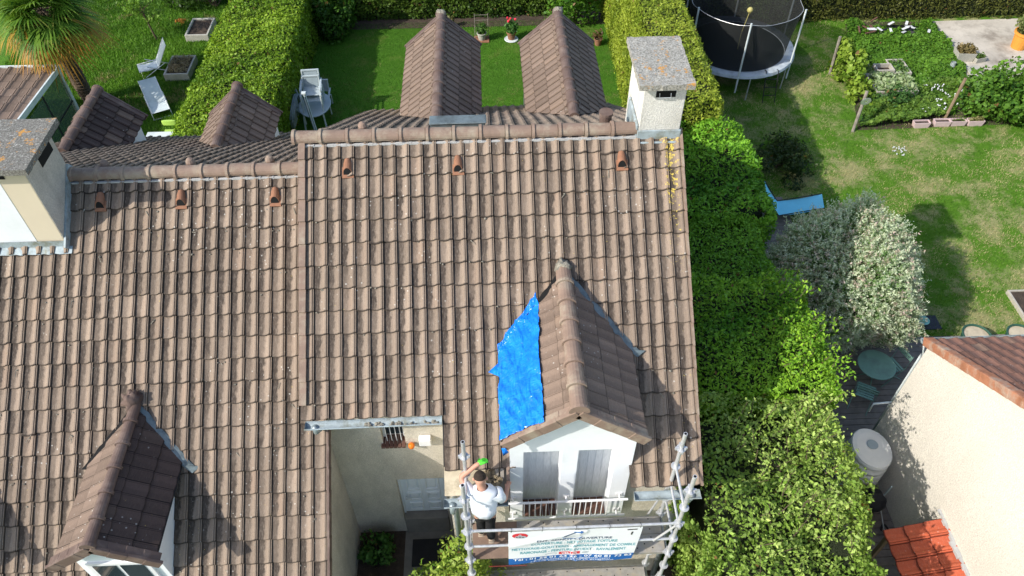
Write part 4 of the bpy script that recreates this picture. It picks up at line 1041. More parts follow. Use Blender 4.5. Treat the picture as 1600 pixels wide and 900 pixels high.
for i in range(13): x = XM-.21+.32*i/12; vs += [conform((x, 0, bz(.70)), .004), conform((x, 0, bz(.775)), .004)]
mb.add(vs, [(2*i, 2*i+1, 2*i+3, 2*i+2) for i in range(12)]); P(mb, 'red_label', M['ink_red'], bn)
text('VELUX', XM-.05, bz(.737), .25, .058, M['ink_white']).location.y = -.003
bell(XM-.33, bz(.735), .09, .030, M['ink_lgrey'], 'oval_mark'); bell(XM-.33, bz(.735), .075, .018, M['ink_white'], 'oval_mark', .007); bell(XM+.19, bz(.735), .055, .028, M['ink_lgrey'], 'oval_mark')
mb = MB()
for u in (.02, .25, .5, .75, .98):
    x = BX0+u*BW; mb.tube([(x, BY-.005, BZ1-.02), (x+.01, BY+.0, BZ1+.05), (x, BY+.055, BZ1+.03)], .004, 5)
P(mb, 'tie', M['black'], bn)

# ------------------------------------------------------------------ worker
def skin(name, verts, edges, rads, mat, parent, sub=2, root=0, flat=None):
    me = bpy.data.meshes.new(name); me.from_pydata([tuple(v) for v in verts], edges, []); o = bpy.data.objects.new(name, me); C.objects.link(o)
    o.modifiers.new('s', 'SKIN'); 
    if not me.skin_vertices: 
        bm = bmesh.new(); bm.from_mesh(me); bm.verts.layers.skin.verify(); bm.to_mesh(me); bm.free()
    sv = me.skin_vertices[0].data
    for i, r in enumerate(rads): sv[i].radius = r if isinstance(r, tuple) else (r, r)
    for i in range(len(rads)): sv[i].use_root = (i == root)
    m_ = o.modifiers.new('u', 'SUBSURF'); m_.levels = m_.render_levels = sub
    bpy.context.view_layer.update()
    me2 = bpy.data.meshes.new_from_object(o.evaluated_get(bpy.context.evaluated_depsgraph_get())); bpy.data.objects.remove(o)
    me2.materials.clear(); me2.materials.append(mat); me2.polygons.foreach_set('use_smooth', [True]*len(me2.polygons)); me2.name = name
    return link(me2, name, parent)
DZ = 3.125
fl = at(752, 835, DZ+.04); fr = at(768, 845, DZ+.04)
wk = T('person', 'worker in white t-shirt and black trousers on the scaffold, arm raised to the gutter', 'person', ((fl.x+fr.x)/2, (fl.y+fr.y)/2, DZ))
cx0 = (fl.x+fr.x)/2; cy0 = (fl.y+fr.y)/2
hip = Vector((cx0-.0, cy0+.0, DZ+.90)); 
sh_c = Vector((hip.x-.01, hip.y+.07, DZ+1.40)); neck = sh_c+Vector((-.015, .03, .10)); head = neck+Vector((-.02, .05, .13))
SL, SR = sh_c+Vector((-.185, .0, .0)), sh_c+Vector((.185, 0, -.02))
elL = SL+Vector((-.13, .20, .12)); haL = head+Vector((.02, .20, .13))
elR = SR+Vector((.12, -.02, -.22)); haR = elR+Vector((.07, .22, .03))
kL, kR = (fl+hip)/2+Vector((-.03, .05, .03)), (fr+hip)/2+Vector((.03, .05, .03))
hl, hr = hip+Vector((-.10, 0, -.04)), hip+Vector((.10, 0, -.04))
V_ = [hip, hip+Vector((0, .02, .2)), sh_c-Vector((0, .0, .12)), sh_c, neck, head-Vector((0, .0, .03)), head+Vector((0, -.01, .065)), SL, elL, haL-Vector((.06, .02, .02)), haL, SR, elR, haR-Vector((.02, .05, 0)), haR, hl, kL, fl+Vector((0, 0, .06)), hr, kR, fr+Vector((0, 0, .06)), head+Vector((0, .0, .11))]
E_ = [(0,1),(1,2),(2,3),(3,4),(4,5),(5,6),(6,21),(3,7),(7,8),(8,9),(9,10),(3,11),(11,12),(12,13),(13,14),(0,15),(15,16),(16,17),(0,18),(18,19),(19,20)]
R_ = [(.15,.11),(.15,.105),(.165,.11),(.13,.09),.062,(.080,.090),(.086,.100),.07,.054,.038,.036,.07,.052,.034,.034,.09,.062,.045,.09,.062,.045,.05]
vv = list(V_); ee = list(E_); rr = list(R_)
def fingers(pi, base, d, side, n0):
    """palm vertex pi gets four fingers and a thumb, each a bent chain"""
    d = Vector(d).normalized(); side = Vector(side).normalized(); down = Vector((0, 0, -1))
    for k_, (o_, L_) in enumerate(((-.030, .065), (-.010, .075), (.010, .072), (.028, .055))):
        p1 = base+d*.045+side*o_; p2 = p1+d*L_*.55+down*.012; p3 = p2+d*L_*.30+down*.035
        i = len(vv); vv.extend([p1, p2, p3]); rr.extend([.0105, .0095, .0075]); ee.extend([(pi, i), (i, i+1), (i+1, i+2)])
    p1 = base+d*.005-side*.045; p2 = p1+d*.035-side*.012+down*.01; i = len(vv); vv.extend([p1, p2]); rr.extend([.012, .009]); ee.extend([(pi, i), (i, i+1)])
fingers(14, haR, (.15, 1, -.15), (1, -.1, 0), 0)
body = skin('body', vv, ee, rr, M['skin'], wk)
vv = [haL-Vector((.05, .02, .01)), haL]; ee = [(0, 1)]; rr = [.034, .038]
def gf():
    d = Vector((.75, .6, -.1)).normalized(); side = Vector((.6, -.75, .1)).normalized()
    for (o_, L_) in ((-.036, .07), (-.012, .085), (.012, .08), (.036, .06)):
        p1 = haL+d*.045+side*o_; p2 = p1+d*L_*.55-Vector((0, 0, .012)); p3 = p2+d*L_*.35-Vector((0, 0, .035)); i = len(vv)
        vv.extend([p1, p2, p3]); rr.extend([.0155, .0145, .011]); ee.extend([(1, i), (i, i+1), (i+1, i+2)])
    p1 = haL-side*.055; p2 = p1+d*.04-side*.012; i = len(vv); vv.extend([p1, p2]); rr.extend([.016, .012]); ee.extend([(1, i), (i, i+1)])
gf(); skin('work_glove', vv, ee, rr, M['green_glove'], wk)
# shirt: torso and short sleeves
up_ = lambda a, b, t: a+(b-a)*t
def loft(rings, n=22):
    vs = []; fs = []
    for (c, rx, ry, *t) in rings:
        ax = Vector(t[0]).normalized() if t else Vector((0, 0, 1)); r_ = Vector((1, 0, 0)); r_ = (r_-ax*r_.dot(ax)).normalized() if abs(ax.x) < .9 else Vector((0, 1, 0)); q_ = ax.cross(r_)
        for j in range(n): a_ = 2*math.pi*j/n; vs.append(Vector(c)+r_*math.cos(a_)*rx*(1+.03*math.sin(a_*5+rx*90))+q_*math.sin(a_)*ry)
    for i in range(len(rings)-1):
        for j in range(n): fs.append((i*n+j, i*n+(j+1) % n, (i+1)*n+(j+1) % n, (i+1)*n+j))
    return vs, fs
mb = MB(); mb.add(*loft([(hip+Vector((0, 0, .07)), .168, .128), (hip+Vector((0, 0, .075)), .182, .140), (hip+Vector((0, .005, .16)), .184, .130), (hip+Vector((0, .02, .26)), .196, .142), (sh_c-Vector((0, 0, .13)), .218, .138), (sh_c-Vector((0, 0, .05)), .226, .138), (sh_c+Vector((0, 0, .02)), .222, .138), (sh_c+Vector((0, .01, .065)), .170, .122), (sh_c+Vector((-.005, .02, .10)), .100, .095), (sh_c+Vector((-.007, .025, .125)), .080, .080)]))
for S_, E2, t_ in ((SL, elL, .62), (SR, elR, .75)):
    d_ = (E2-S_); in_ = Vector(S_)+(Vector(sh_c)-S_)*.35
    mb.add(*loft([(in_, .112, .112, d_), (S_, .112, .108, d_), (S_+d_*t_*.5, .090, .088, d_), (S_+d_*t_, .078, .076, d_), (S_+d_*t_*1.01, .060, .060, d_)], 16))
mb.v = [tuple(Vector(v)+Vector((noise.noise(Vector(v)*9), noise.noise(Vector(v)*9+Vector((5, 0, 0))), 0))*.022+Vector((0, 1, 0))*abs(noise.noise(Vector((v[0]*22, v[1]*6, v[2]*8))))*-.016) for v in mb.v]
P(mb, 't_shirt', M['tshirt'], wk, smooth=True)
skin('trousers', [hip+Vector((0, 0, .085)), hl, kL, fl+Vector((0, .0, .09)), hr, kR, fr+Vector((0, 0, .09)), hip-Vector((0, 0, .07))], [(0,7),(7,1),(1,2),(2,3),(7,4),(4,5),(5,6)], [(.184,.136),.108,.082,.072,.105,.082,.072,(.135,.115)], M['trousers'], wk)
mb = MB()
for p in (fl, fr): pass
for nm, p, s_ in (('shoe', fl, -1), ('shoe', fr, 1)):
    q = Vector((p.x, p.y, DZ)); skin(nm, [q+Vector((0, -.06, .045)), q+Vector((0, .06, .04)), q+Vector((s_*.015, .17, .03)), q+Vector((0, -.03, .09))], [(0,1),(1,2),(0,3)], [(.046,.042),(.05,.036),(.044,.026),.045], M['shoe'], wk)
# hair cap, nape, ears
mb = MB(); vs = []; n = 12; hc = head+Vector((0, -.0, .035))
for i in range(8):
    th = math.pi*.56*i/7
    for j in range(24):
        ph = 2*math.pi*j/24; back = .5-.5*math.sin(ph)
        t2 = th*(1-.45*back); vs.append(hc+Vector((math.sin(t2)*math.cos(ph)*.094, math.sin(t2)*math.sin(ph)*.108+.006, math.cos(t2)*.110+.012)))
mb.add(vs, [(i*24+j, i*24+(j+1)%24, (i+1)*24+(j+1)%24, (i+1)*24+j) for i in range(7) for j in range(24)]); P(mb, 'hair', M['hair'], wk, smooth=True)
mb = MB()
for s_ in (-1, 1): mb.blob(head+Vector((s_*.088, .01, .01)), .026, 6, .1, 1, sz=1.3)
mb.blob(head+Vector((0, .105, -.005)), .022, 6, .1, 2)
P(mb, 'ears_and_nose', M['skin'], wk, smooth=True)
mb = MB(); 
bk = up_(hip, sh_c, .62)+Vector((0, -.137, 0))
for (x0, x1, z, a) in ((-.11, -.02, .045, .008), (.01, .06, .05, .02), (-.10, .09, .01, .003), (-.09, .10, -.02, .003)):
    mb.tube([bk+Vector((x0+(x1-x0)*i/6, .004+abs(x0+(x1-x0)*i/6)*.12, z+a*math.sin(i*1.6))) for i in range(7)], .0035, 4)
P(mb, 'shirt_print', M['ink_lgrey'], wk)

# heap of moss and leaves on the stripped eaves, loose things at the wall
mb = MB(); hp = Vector((2.86, 0, H))+FV*5.33+FN*.02
rs = random.Random(3)
for i in range(26): mb.blob(hp+Vector((rs.uniform(-.12, .12), rs.uniform(-.15, .15), rs.uniform(-.03, .06))), rs.uniform(.025, .06), 5, .4, i, sz=.7)
one(mb, 'debris_heap', M['debris'], 'heap of brown moss and leaves on the stripped eaves beside the worker', 'debris', hp)
mb = MB(); mb.box(1.64, 1.84, -3.22, -3.103, 3.44, 3.62); mb.box(1.70, 1.78, -3.16, -3.103, 3.38, 3.44)
one(mb, 'alarm_box', M['white_paint'], 'white box fixed on the wall right of the small barred window', 'box', (1.74, -3.1, 3.5), bevel=.012)
mb = MB(); mb.lathe((1.50, -3.17, 3.36), [(.05, 0), (.055, .02), (.048, .07), (.02, .085)], 14); mb.box(1.46, 1.54, -3.17, -3.103, 3.33, 3.36)
one(mb, 'warning_light', M['orange_lamp'], 'small orange warning light on the wall beneath the barred window', 'light', (1.5, -3.1, 3.36), smooth=True)
mb = MB(); mb.box(1.20, 1.95, -3.85, -3.30, .014, .035); one(mb, 'doormat', M['black'], 'dark doormat on the path before the grey door', 'mat', (1.6, -3.6, .02))
# ------------------------------------------------------------------ hedges and shrubs
hedge('hedge', 'thick clipped light green hedge behind the left hand roof', 'hedge', -5.75, -3.2, 5.2, 17.3, 2.0, 950, .085, (.10, .21, .012), (.36, .52, .045), amp=.10, freq=3, aspect=.55, spread=.8)
hedge('hedge', 'clipped yellow-green conifer hedge behind the right chimney', 'hedge', 7.45, 8.8, 6.1, 18.5, 3.8, 1000, .085, (.17, .25, .02), (.42, .50, .06), amp=.09, freq=3.5, aspect=.38, spread=.6)
hedge('hedge', 'dark green hedge along the far end of the middle lawn', 'hedge', -3.2, 5.6, 17.3, 18.8, 1.9, 650, .10, (.035, .085, .012), (.13, .21, .025), amp=.10, freq=4, faces='tf', aspect=.6)
hedge('hedge', 'olive green conifer hedge at the back of the right hand garden', 'hedge', 13.6, 34, 16.4, 18.2, 2.6, 480, .10, (.045, .065, .012), (.16, .17, .035), amp=.12, freq=3, faces='tf', aspect=.4)
hedge('hedge', 'bright laurel hedge beside the right chimney', 'hedge', 6.9, 9.45, 2.7, 6.1, 3.0, 900, .10, (.06, .20, .012), (.24, .50, .04), amp=.26, freq=2.2, aspect=.42, mat='leaf_gloss', spread=.9)
hedge('hedge', 'dense green hedge along the right edge of the roof', 'hedge', 6.5, 8.9, .3, 2.7, 3.0, 1200, .078, (.06, .19, .012), (.22, .45, .035), amp=.2, freq=2.0, aspect=.42, mat='leaf_gloss', spread=.9)
hedge('hedge', 'bright green bulging hedge section between the willow and the loose bushes', 'hedge', 6.5, 9.05, -2.5, .3, 3.6, 1200, .078, (.08, .24, .012), (.32, .56, .045), amp=.24, freq=1.8, aspect=.42, mat='leaf_gloss', spread=.9)
hedge('hedge', 'loose yellow-green bushes filling the lower right below the scaffold', 'bushes', 6.12, 8.68, -7.4, -2.5, 3.55, 950, .068, (.11, .22, .02), (.40, .54, .12), amp=.42, freq=2.0, aspect=.6, mat='leaf_gloss', spread=1.0)
def shoots(parent, x0, x1, y0, y1, z0, n, L, seed, ca, cb, size=.07):
    rs = random.Random(seed); mb = MB(); pp = []
    for _ in range(n):
        a = Vector((rs.uniform(x0, x1), rs.uniform(y0, y1), z0+rs.uniform(-.2, .15))); b = a+Vector((rs.uniform(-.25, .45), rs.uniform(-.3, .3), rs.uniform(.4, 1)))*L
        mb.tube([a, b], .012, 4, r1=.004)
        for i in range(int(70*L)): t = rs.uniform(.05, 1.05); q = a.lerp(b, t); pp.append((q.x+rs.gauss(0, .06), q.y+rs.gauss(0, .06), q.z+rs.gauss(0, .05)))
    pp = np.array(pp); P(mb, 'shoots', M['bark'], parent)
    leafmesh('shoot_leaves', pp, RNG.normal(0, 1, pp.shape)+np.array([0, 0, .6]), size, leafcols(len(pp), ca, cb), M['leaf_gloss'], parent, aspect=.5)
lb_ = [o for o in C.objects if o.type == 'EMPTY' and o.get('category') == 'bushes'][0]
shoots(lb_, 6.8, 8.3, -5.6, -2.7, 3.45, 70, .55, 3, (.16, .30, .03), (.50, .62, .18))
shoots(lb_, 7.9, 8.45, -3.6, -2.5, 3.40, 14, .9, 8, (.16, .30, .03), (.50, .62, .18))
bh_ = [o for o in C.objects if o.type == 'EMPTY' and 'bulging' in str(o.get('label'))][0]
shoots(bh_, 8.0, 9.2, -2.4, .2, 3.55, 60, .35, 5, (.10, .28, .015), (.36, .60, .05))
hedge('hedge', 'dark untrimmed hedge behind the trampoline', 'hedge', 9.0, 13.5, 16.3, 17.8, 2.8, 420, .11, (.02, .045, .01), (.07, .11, .025), amp=.25, freq=2, faces='tf', aspect=.5)
bush('shrub', 'round dark laurel bush at the right end of the middle lawn', 'shrub', (6.35, 16.9, 0), (1.0, .8, 1.9), 5200, .12, (.045, .14, .012), (.16, .32, .03), seed=2, mat='leaf_gloss')
bush('shrub', 'dark leafy shrub in the far left corner of the middle lawn', 'shrub', (-2.5, 16.4, 0), (.8, .8, 1.7), 4200, .13, (.025, .08, .010), (.09, .20, .02), seed=3, mat='leaf_gloss')
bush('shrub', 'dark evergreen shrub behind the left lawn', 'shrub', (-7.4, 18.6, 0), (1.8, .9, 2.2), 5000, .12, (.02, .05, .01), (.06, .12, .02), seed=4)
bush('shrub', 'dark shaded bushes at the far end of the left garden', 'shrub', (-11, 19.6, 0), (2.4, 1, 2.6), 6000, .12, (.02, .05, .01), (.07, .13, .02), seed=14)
bush('shrub', 'yellow-green shrub between the house wall and the scaffold legs', 'shrub', (2.0, -4.75, 0), (.85, .72, 2.1), 7200, .085, (.10, .22, .018), (.45, .55, .10), seed=5, mat='leaf_gloss', cr=.5)
bush('shrub', 'small yellow-green shrub at the foot of the scaffold', 'shrub', (2.9, -4.75, 0), (.55, .4, .95), 2200, .075, (.16, .28, .03), (.55, .58, .14), seed=15, mat='leaf_gloss', cr=.5)
bush('shrub', 'dark plants growing in the shaded bed by the entrance', 'plants', (.55, -3.55, 0), (.38, .32, .5), 1100, .09, (.04, .12, .02), (.12, .26, .05), seed=6)
bush('shrub', 'low dark ground plants in the lower entrance bed', 'plants', (.60, -4.6, 0), (.4, .5, .30), 1300, .08, (.03, .09, .015), (.09, .18, .04), seed=16)
# variegated willow: upright pale shoots
def willow(c, r, nshoot, label):
    rs = np.random.default_rng(5); Pn = []; Nn = []; col = []
    c = np.array(c, float)
    mb = MB()
    for i in range(nshoot):
        th = rs.uniform(0, 6.28); cz_ = rs.uniform(-.55, 1); u_ = math.sqrt(1-cz_*cz_)
        d = np.array([math.cos(th)*u_, math.sin(th)*u_, 0])
        base = c+np.array([d[0]*r[0]*.86, d[1]*r[1]*.86, r[2]*(.45+.45*cz_)]); base += rs.normal(0, .07, 3)
        base *= 1; lump = float(fnoise(base[None], 2.6, 3)[0])*.22; base += (base-c-np.array([0, 0, r[2]*.3]))*lump
        dr = d*.75+np.array([0, 0, .85-.5*u_])+rs.normal(0, .25, 3); dr /= np.linalg.norm(dr); L = rs.uniform(.2, .5)
        m_ = int(L*70)+4; t = np.linspace(0, 1, m_)[:, None]
        pts = base+dr*L*t+rs.normal(0, .018, (m_, 3)); Pn.append(pts); Nn.append(rs.normal(0, 1, (m_, 3)))
        g = np.array([.14, .30, .06]); wht = np.array([.72, .78, .58]); pk = np.array([.74, .58, .52])
        tip = wht if rs.random() < .8 else pk
        f = np.clip(t*1.25-.25+rs.normal(0, .2, (m_, 1)), 0, 1); col.append(g*(1-f)+tip*f)
    m_ = nshoot*3; d = rs.normal(0, 1, (m_, 3)); d /= np.linalg.norm(d, axis=1)[:, None]
    pts = c+np.array([0, 0, r[2]*.45])+d*np.array([r[0], r[1], r[2]*.5])*rs.uniform(.4, .85, m_)[:, None]; Pn.append(pts); Nn.append(d); col.append(np.tile([.05, .10, .03], (m_, 1))*rs.uniform(.6, 1.4, (m_, 1)))
    Pn = np.concatenate(Pn); Nn = np.concatenate(Nn); col = np.concatenate(col); k_ = Pn[:, 2] > .05
    root = T('willow_shrub', label, 'shrub', tuple(c))
    leafmesh('foliage', Pn[k_], Nn[k_], .058, col[k_].clip(0, 1), M['leaf'], root, aspect=.36, spread=.4)
    for i in range(22):
        th = i*2.4; u_ = .3+.6*random.random(); mb.tube([tuple(c), (c[0]+math.cos(th)*r[0]*u_*.4, c[1]+math.sin(th)*r[1]*u_*.4, r[2]*.5), (c[0]+math.cos(th)*r[0]*u_*.85, c[1]+math.sin(th)*r[1]*u_*.85, r[2]*.8)], .025, 5, r1=.008)
    P(mb, 'stems', M['bark'], root)
willow((11.12, 1.95, 0), (1.55, 1.62, 2.95), 10500, 'large rounded variegated willow with pale pinkish shoots beside the deck')

# ------------------------------------------------------------------ grass blades
def grass(name, poly, n, size, ca, cb, dry=None, dfreq=1.4, excl=None, lo=.3):
    xs = [p[0] for p in poly]; ys = [p[1] for p in poly]
    Pn = np.stack([RNG.uniform(min(xs), max(xs), n), RNG.uniform(min(ys), max(ys), n), np.full(n, .004)], 1)
    if excl is not None: Pn = Pn[~excl(Pn)]
    n = len(Pn); c = leafcols(n, ca, cb, Pn, 0, 1.5)
    if dry is not None:
        q = fnoise(Pn, dfreq, 4, 3)+.5*fnoise(Pn, dfreq*3.3, 3, 5); k_ = q+RNG.normal(0, .25, n) > lo; c[k_] = (np.array(dry)*RNG.uniform(.7, 1.25, (k_.sum(), 1))).clip(0, 1)
    lean = RNG.normal(0, .55, (n, 3)); lean[:, 2] = 1; lean /= np.linalg.norm(lean, axis=1)[:, None]
    t = RNG.normal(0, 1, (n, 3)); t[:, 2] = 0; t /= np.linalg.norm(t, axis=1)[:, None]
    s = size*RNG.uniform(.5, 1.4, n)[:, None]
    V = np.stack([Pn-t*s*.13, Pn+t*s*.13, Pn+lean*s], 1).reshape(-1, 3)
    o = rawmesh(name, V, 3, c, M['grassblade']); o['kind'] = 'stuff'; return o
grass('lawn_grass', [(-3.2, 6.2), (7.5, 17)], 150000, .045, (.04, .13, .010), (.11, .26, .018), dry=(.26, .25, .10), lo=.62)
def sideex(p): 
    return ((p[:, 0] < 16.0) & (p[:, 1] < 1.3)) | ((p[:, 0] < 11.4) & (p[:, 1] < 6.6)) | ((p[:, 0] > 19.6) & (p[:, 1] > 12.4)) | ((p[:, 0] > 10.8) & (p[:, 1] < -1.5))
grass('side_grass', [(9.3, -1), (24, 16.8)], 230000, .055, (.06, .17, .012), (.16, .32, .03), dry=(.48, .43, .22), excl=sideex, lo=.22)
grass('rough_grass', [(-14, 7.5), (-5.9, 20)], 130000, .10, (.055, .15, .015), (.18, .36, .035), dry=(.30, .28, .12), lo=.75)
# ground cover in the vegetable garden
def cover(name, poly, n, size, ca, cb, h=.16, freq=3., mat='leaf', seed=0, aspect=.8):
    from mathutils.geometry import intersect_point_tri_2d
    px = np.array([p[0] for p in poly]); py = np.array([p[1] for p in poly])
    Q = np.stack([RNG.uniform(px.min(), px.max(), n*3), RNG.uniform(py.min(), py.max(), n*3)], 1)
    ins = np.zeros(len(Q), bool); j = len(poly)-1
    for i in range(len(poly)):
        c_ = ((py[i] > Q[:, 1]) != (py[j] > Q[:, 1])) & (Q[:, 0] < (px[j]-px[i])*(Q[:, 1]-py[i])/(py[j]-py[i]+1e-9)+px[i]); ins ^= c_; j = i
    Q = Q[ins][:n]; Pn = np.stack([Q[:, 0], Q[:, 1], np.zeros(len(Q))], 1)
    Pn[:, 2] = .03+h*np.clip(.6+fnoise(Pn, freq, 3, seed), .1, 1.5)+RNG.normal(0, .025, len(Q))
    o = leafmesh(name, Pn, np.tile([0, -.1, 1.], (len(Q), 1)), size, leafcols(len(Q), ca, cb, Pn, .004, freq), M[mat], aspect=aspect, spread=.45); o['kind'] = 'stuff'; return o
def gp(pts, z=0): return [(at(x, y, z).x, at(x, y, z).y) for x, y in pts]
cover('clover_cover', gp([(1318, 36), (1400, 52), (1450, 36), (1475, 62), (1500, 95), (1512, 130), (1490, 180), (1440, 185), (1380, 150), (1335, 110)]), 26000, .085, (.045, .13, .012), (.15, .31, .03))
cover('weed_cover', gp([(1350, 150), (1500, 130), (1480, 182), (1420, 196), (1340, 202), (1345, 175)]), 15000, .095, (.05, .13, .015), (.20, .32, .05), h=.22)
sheet('vegetable_bed', 0, 0, 0, 0, .010, M['soil'], poly=gp([(1320, 34), (1640, 34), (1640, 192), (1340, 204)]))
bush('shrub', 'climbing vine with yellow-green leaves on the grey post', 'vine', at(1316, 122, 0), (.42, 1.25, 1.15), 1500, .14, (.12, .24, .02), (.34, .46, .06), seed=7, cr=.4, aspect=.85, clumps=11)
bush('shrub', 'yellow-green vine leaves spreading beside the raised beds', 'vine', at(1342, 158, 0), (.45, .6, .6), 600, .12, (.12, .24, .02), (.34, .46, .06), seed=8, aspect=.85)
bush('shrub', 'dense glossy ivy-like bush at the right edge of the vegetable garden', 'shrub', at(1585, 176, 0), (1.9, 1.2, 1.45), 8000, .13, (.035, .11, .012), (.16, .31, .035), seed=9, mat='leaf_gloss', clumps=20, aspect=.7)
bush('shrub', 'flowering shrub behind the far side of the trampoline', 'shrub', (13.3, 16.3, 0), (.9, .8, 2.0), 3200, .11, (.04, .10, .015), (.20, .30, .06), seed=12)
bush('shrub', 'feathery dark bush in the raised bed area', 'shrub', at(1400, 165, 0), (.7, .4, .55), 1300, .10, (.03, .09, .02), (.09, .2, .04), seed=13)
cb_ = at(1222, 262, 0)
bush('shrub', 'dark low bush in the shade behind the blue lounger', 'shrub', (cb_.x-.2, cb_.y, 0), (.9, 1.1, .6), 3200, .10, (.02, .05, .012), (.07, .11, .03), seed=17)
# little white flowers and small plants
fl_ = MB(); rs = random.Random(11)
for i in range(20):
    p = at(rs.uniform(1440, 1505), rs.uniform(130, 175), .24); 
    for k_ in range(3): fl_.blob(p+Vector((rs.uniform(-.05, .05), rs.uniform(-.05, .05), rs.uniform(-.03, .04))), .022, 4, .2, i)
o = one(fl_, 'white_flowers', M['white_sheet'], 'clusters of tiny white flowers in the weeds', 'flowers', at(1465, 150, .0)); o['kind'] = 'stuff'
fl_ = MB()
for i in range(26): p = at(rs.uniform(1395, 1416), rs.uniform(229, 243), .05); fl_.blob(p, .018, 4, .2, i)
o = one(fl_, 'daisies', M['white_sheet'], 'patch of tiny daisies on the right lawn', 'flowers', at(1405, 236, 0)); o['kind'] = 'stuff'

# ------------------------------------------------------------------ palm
pb = Vector((-10.2, 12.3, 0)); ph_ = 3.4
palm = T('palm_tree', 'fan palm with yellowing fronds and shaggy trunk in the left garden', 'palm', pb)
mb = MB(); n = 16; ptc = lambda t: pb+Vector((-.06*math.sin(t*3), -.25*t*t, ph_*t))
for i in range(60):
    t = i/60; r = .15+.05*math.sin(t*5)+.02*(i % 2); p = ptc(t)
    mb.lathe(p, [(r*.86, -.02), (r*1.15, .035), (r*.9, .05)], 10, cap=False)
P(mb, 'trunk', M['bark'], palm)
rs = random.Random(4); crown = ptc(1)
for k_ in range(34):
    th = k_*2.399+rs.uniform(-.2, .2); el = 1.15-1.9*(k_/34)+rs.uniform(-.12, .12); L = rs.uniform(.55, .85)
    d = Vector((math.cos(th)*math.cos(el), math.sin(th)*math.cos(el), math.sin(el)))
    tip = crown+d*L+Vector((0, 0, -.12*L)); side = d.cross(Vector((0, 0, 1))).normalized(); nn = side.cross(d).normalized()
    V = []; col = []; nb_ = 34; old = k_/34
    for b in range(nb_):
        a = (b/(nb_-1)-.5)*4.1; R_l = rs.uniform(1.0, 1.25)*(1-.10*abs(a)); dd = d*math.cos(a)+side*math.sin(a)
        w0 = .034; q = nn.cross(dd).normalized(); prev = tip; pts = []
        for s_ in range(5):
            f = s_/4; p = tip+dd*R_l*f+Vector((0, 0, -1))*(f**2.2)*(.22+.42*old)*R_l+nn*(.06*math.cos(a*9)*(1-f)); wd = w0*(1-.1*f) if f < .6 else w0*(1.0-f)*2.1+.002
            pts.append((p-q*wd, p+q*wd))
        y_ = rs.random()
        base = Vector((.045, .13, .015)).lerp(Vector((.18, .32, .035)), rs.random()) if True else None
        for s_ in range(4):
            f = (s_+.5)/4; V += [pts[s_][0], pts[s_][1], pts[s_+1][1], pts[s_+1][0]]
            tipc = Vector((.50, .24, .035)) if old > .5 else Vector((.32, .33, .06))
            mxx = max(0, min(1, (f-.45+.55*old*(.5+y_))*1.1)) if (old > .68 or y_ > .9) else max(0, f-.7)
            c_ = base.lerp(tipc, mxx); col.append(tuple(c_))
    rawmesh('frond', np.array([tuple(v) for v in V], np.float32), 4, np.array(col, np.float32), M['leaf'], palm)
    mb = MB(); mb.tube([crown, tip], .014, 5); P(mb, 'leaf_stalk', M['bark'], palm)
mb = MB()
for i in range(90):
    p = ptc(rs.uniform(.72, 1)); th = rs.uniform(0, 6.28); q = p+Vector((math.cos(th)*.25, math.sin(th)*.25, rs.uniform(-.1, .2)))
    mb.tube([p, q], .012, 4, r1=.004)
P(mb, 'dead_fibre', M['debris'], palm)
# sapling
sb = at(245, 62, 0); sap = T('young_tree', 'thin young fruit tree with sparse green leaves in the left garden', 'tree', sb)
mb = MB(); mb.tube([sb, sb+Vector((-.1, .0, .8)), sb+Vector((-.25, .05, 1.5))], .04, 7, r1=.02); br = []
for i in range(14):
    a = sb+Vector((-.1, 0, .55+.07*i)); th = rs.uniform(0, 6.28); e = a+Vector((math.cos(th)*.7, math.sin(th)*.6, .45)); br.append((a, e)); mb.tube([a, e], .014, 5, r1=.004)
P(mb, 'trunk', M['bark'], sap)
pp = []
for a, e in br:
    for _ in range(90): t = rs.uniform(.25, 1.05); q = a.lerp(e, t); pp.append((q.x+rs.gauss(0, .1), q.y+rs.gauss(0, .1), q.z+rs.gauss(0, .08)))
pp = np.array(pp); leafmesh('crown', pp, RNG.normal(0, 1, pp.shape)+np.array([0, 0, 1]), .10, leafcols(len(pp), (.09, .2, .02), (.24, .4, .06)), M['leaf'], sap, aspect=.5)
mb = MB(); p = at(282, 32, .25)
for i in range(14): mb.blob(p+Vector((rs.uniform(-.14, .14), rs.uniform(-.1, .1), rs.uniform(-.05, .08))), .045, 4, .3, i)
mb.tube([p, Vector((p.x, p.y, 0))], .01, 4); one(mb, 'orange_flower', M['orange_pot'], 'small orange blossom in the grass near the far planter', 'flower', (p.x, p.y, 0))

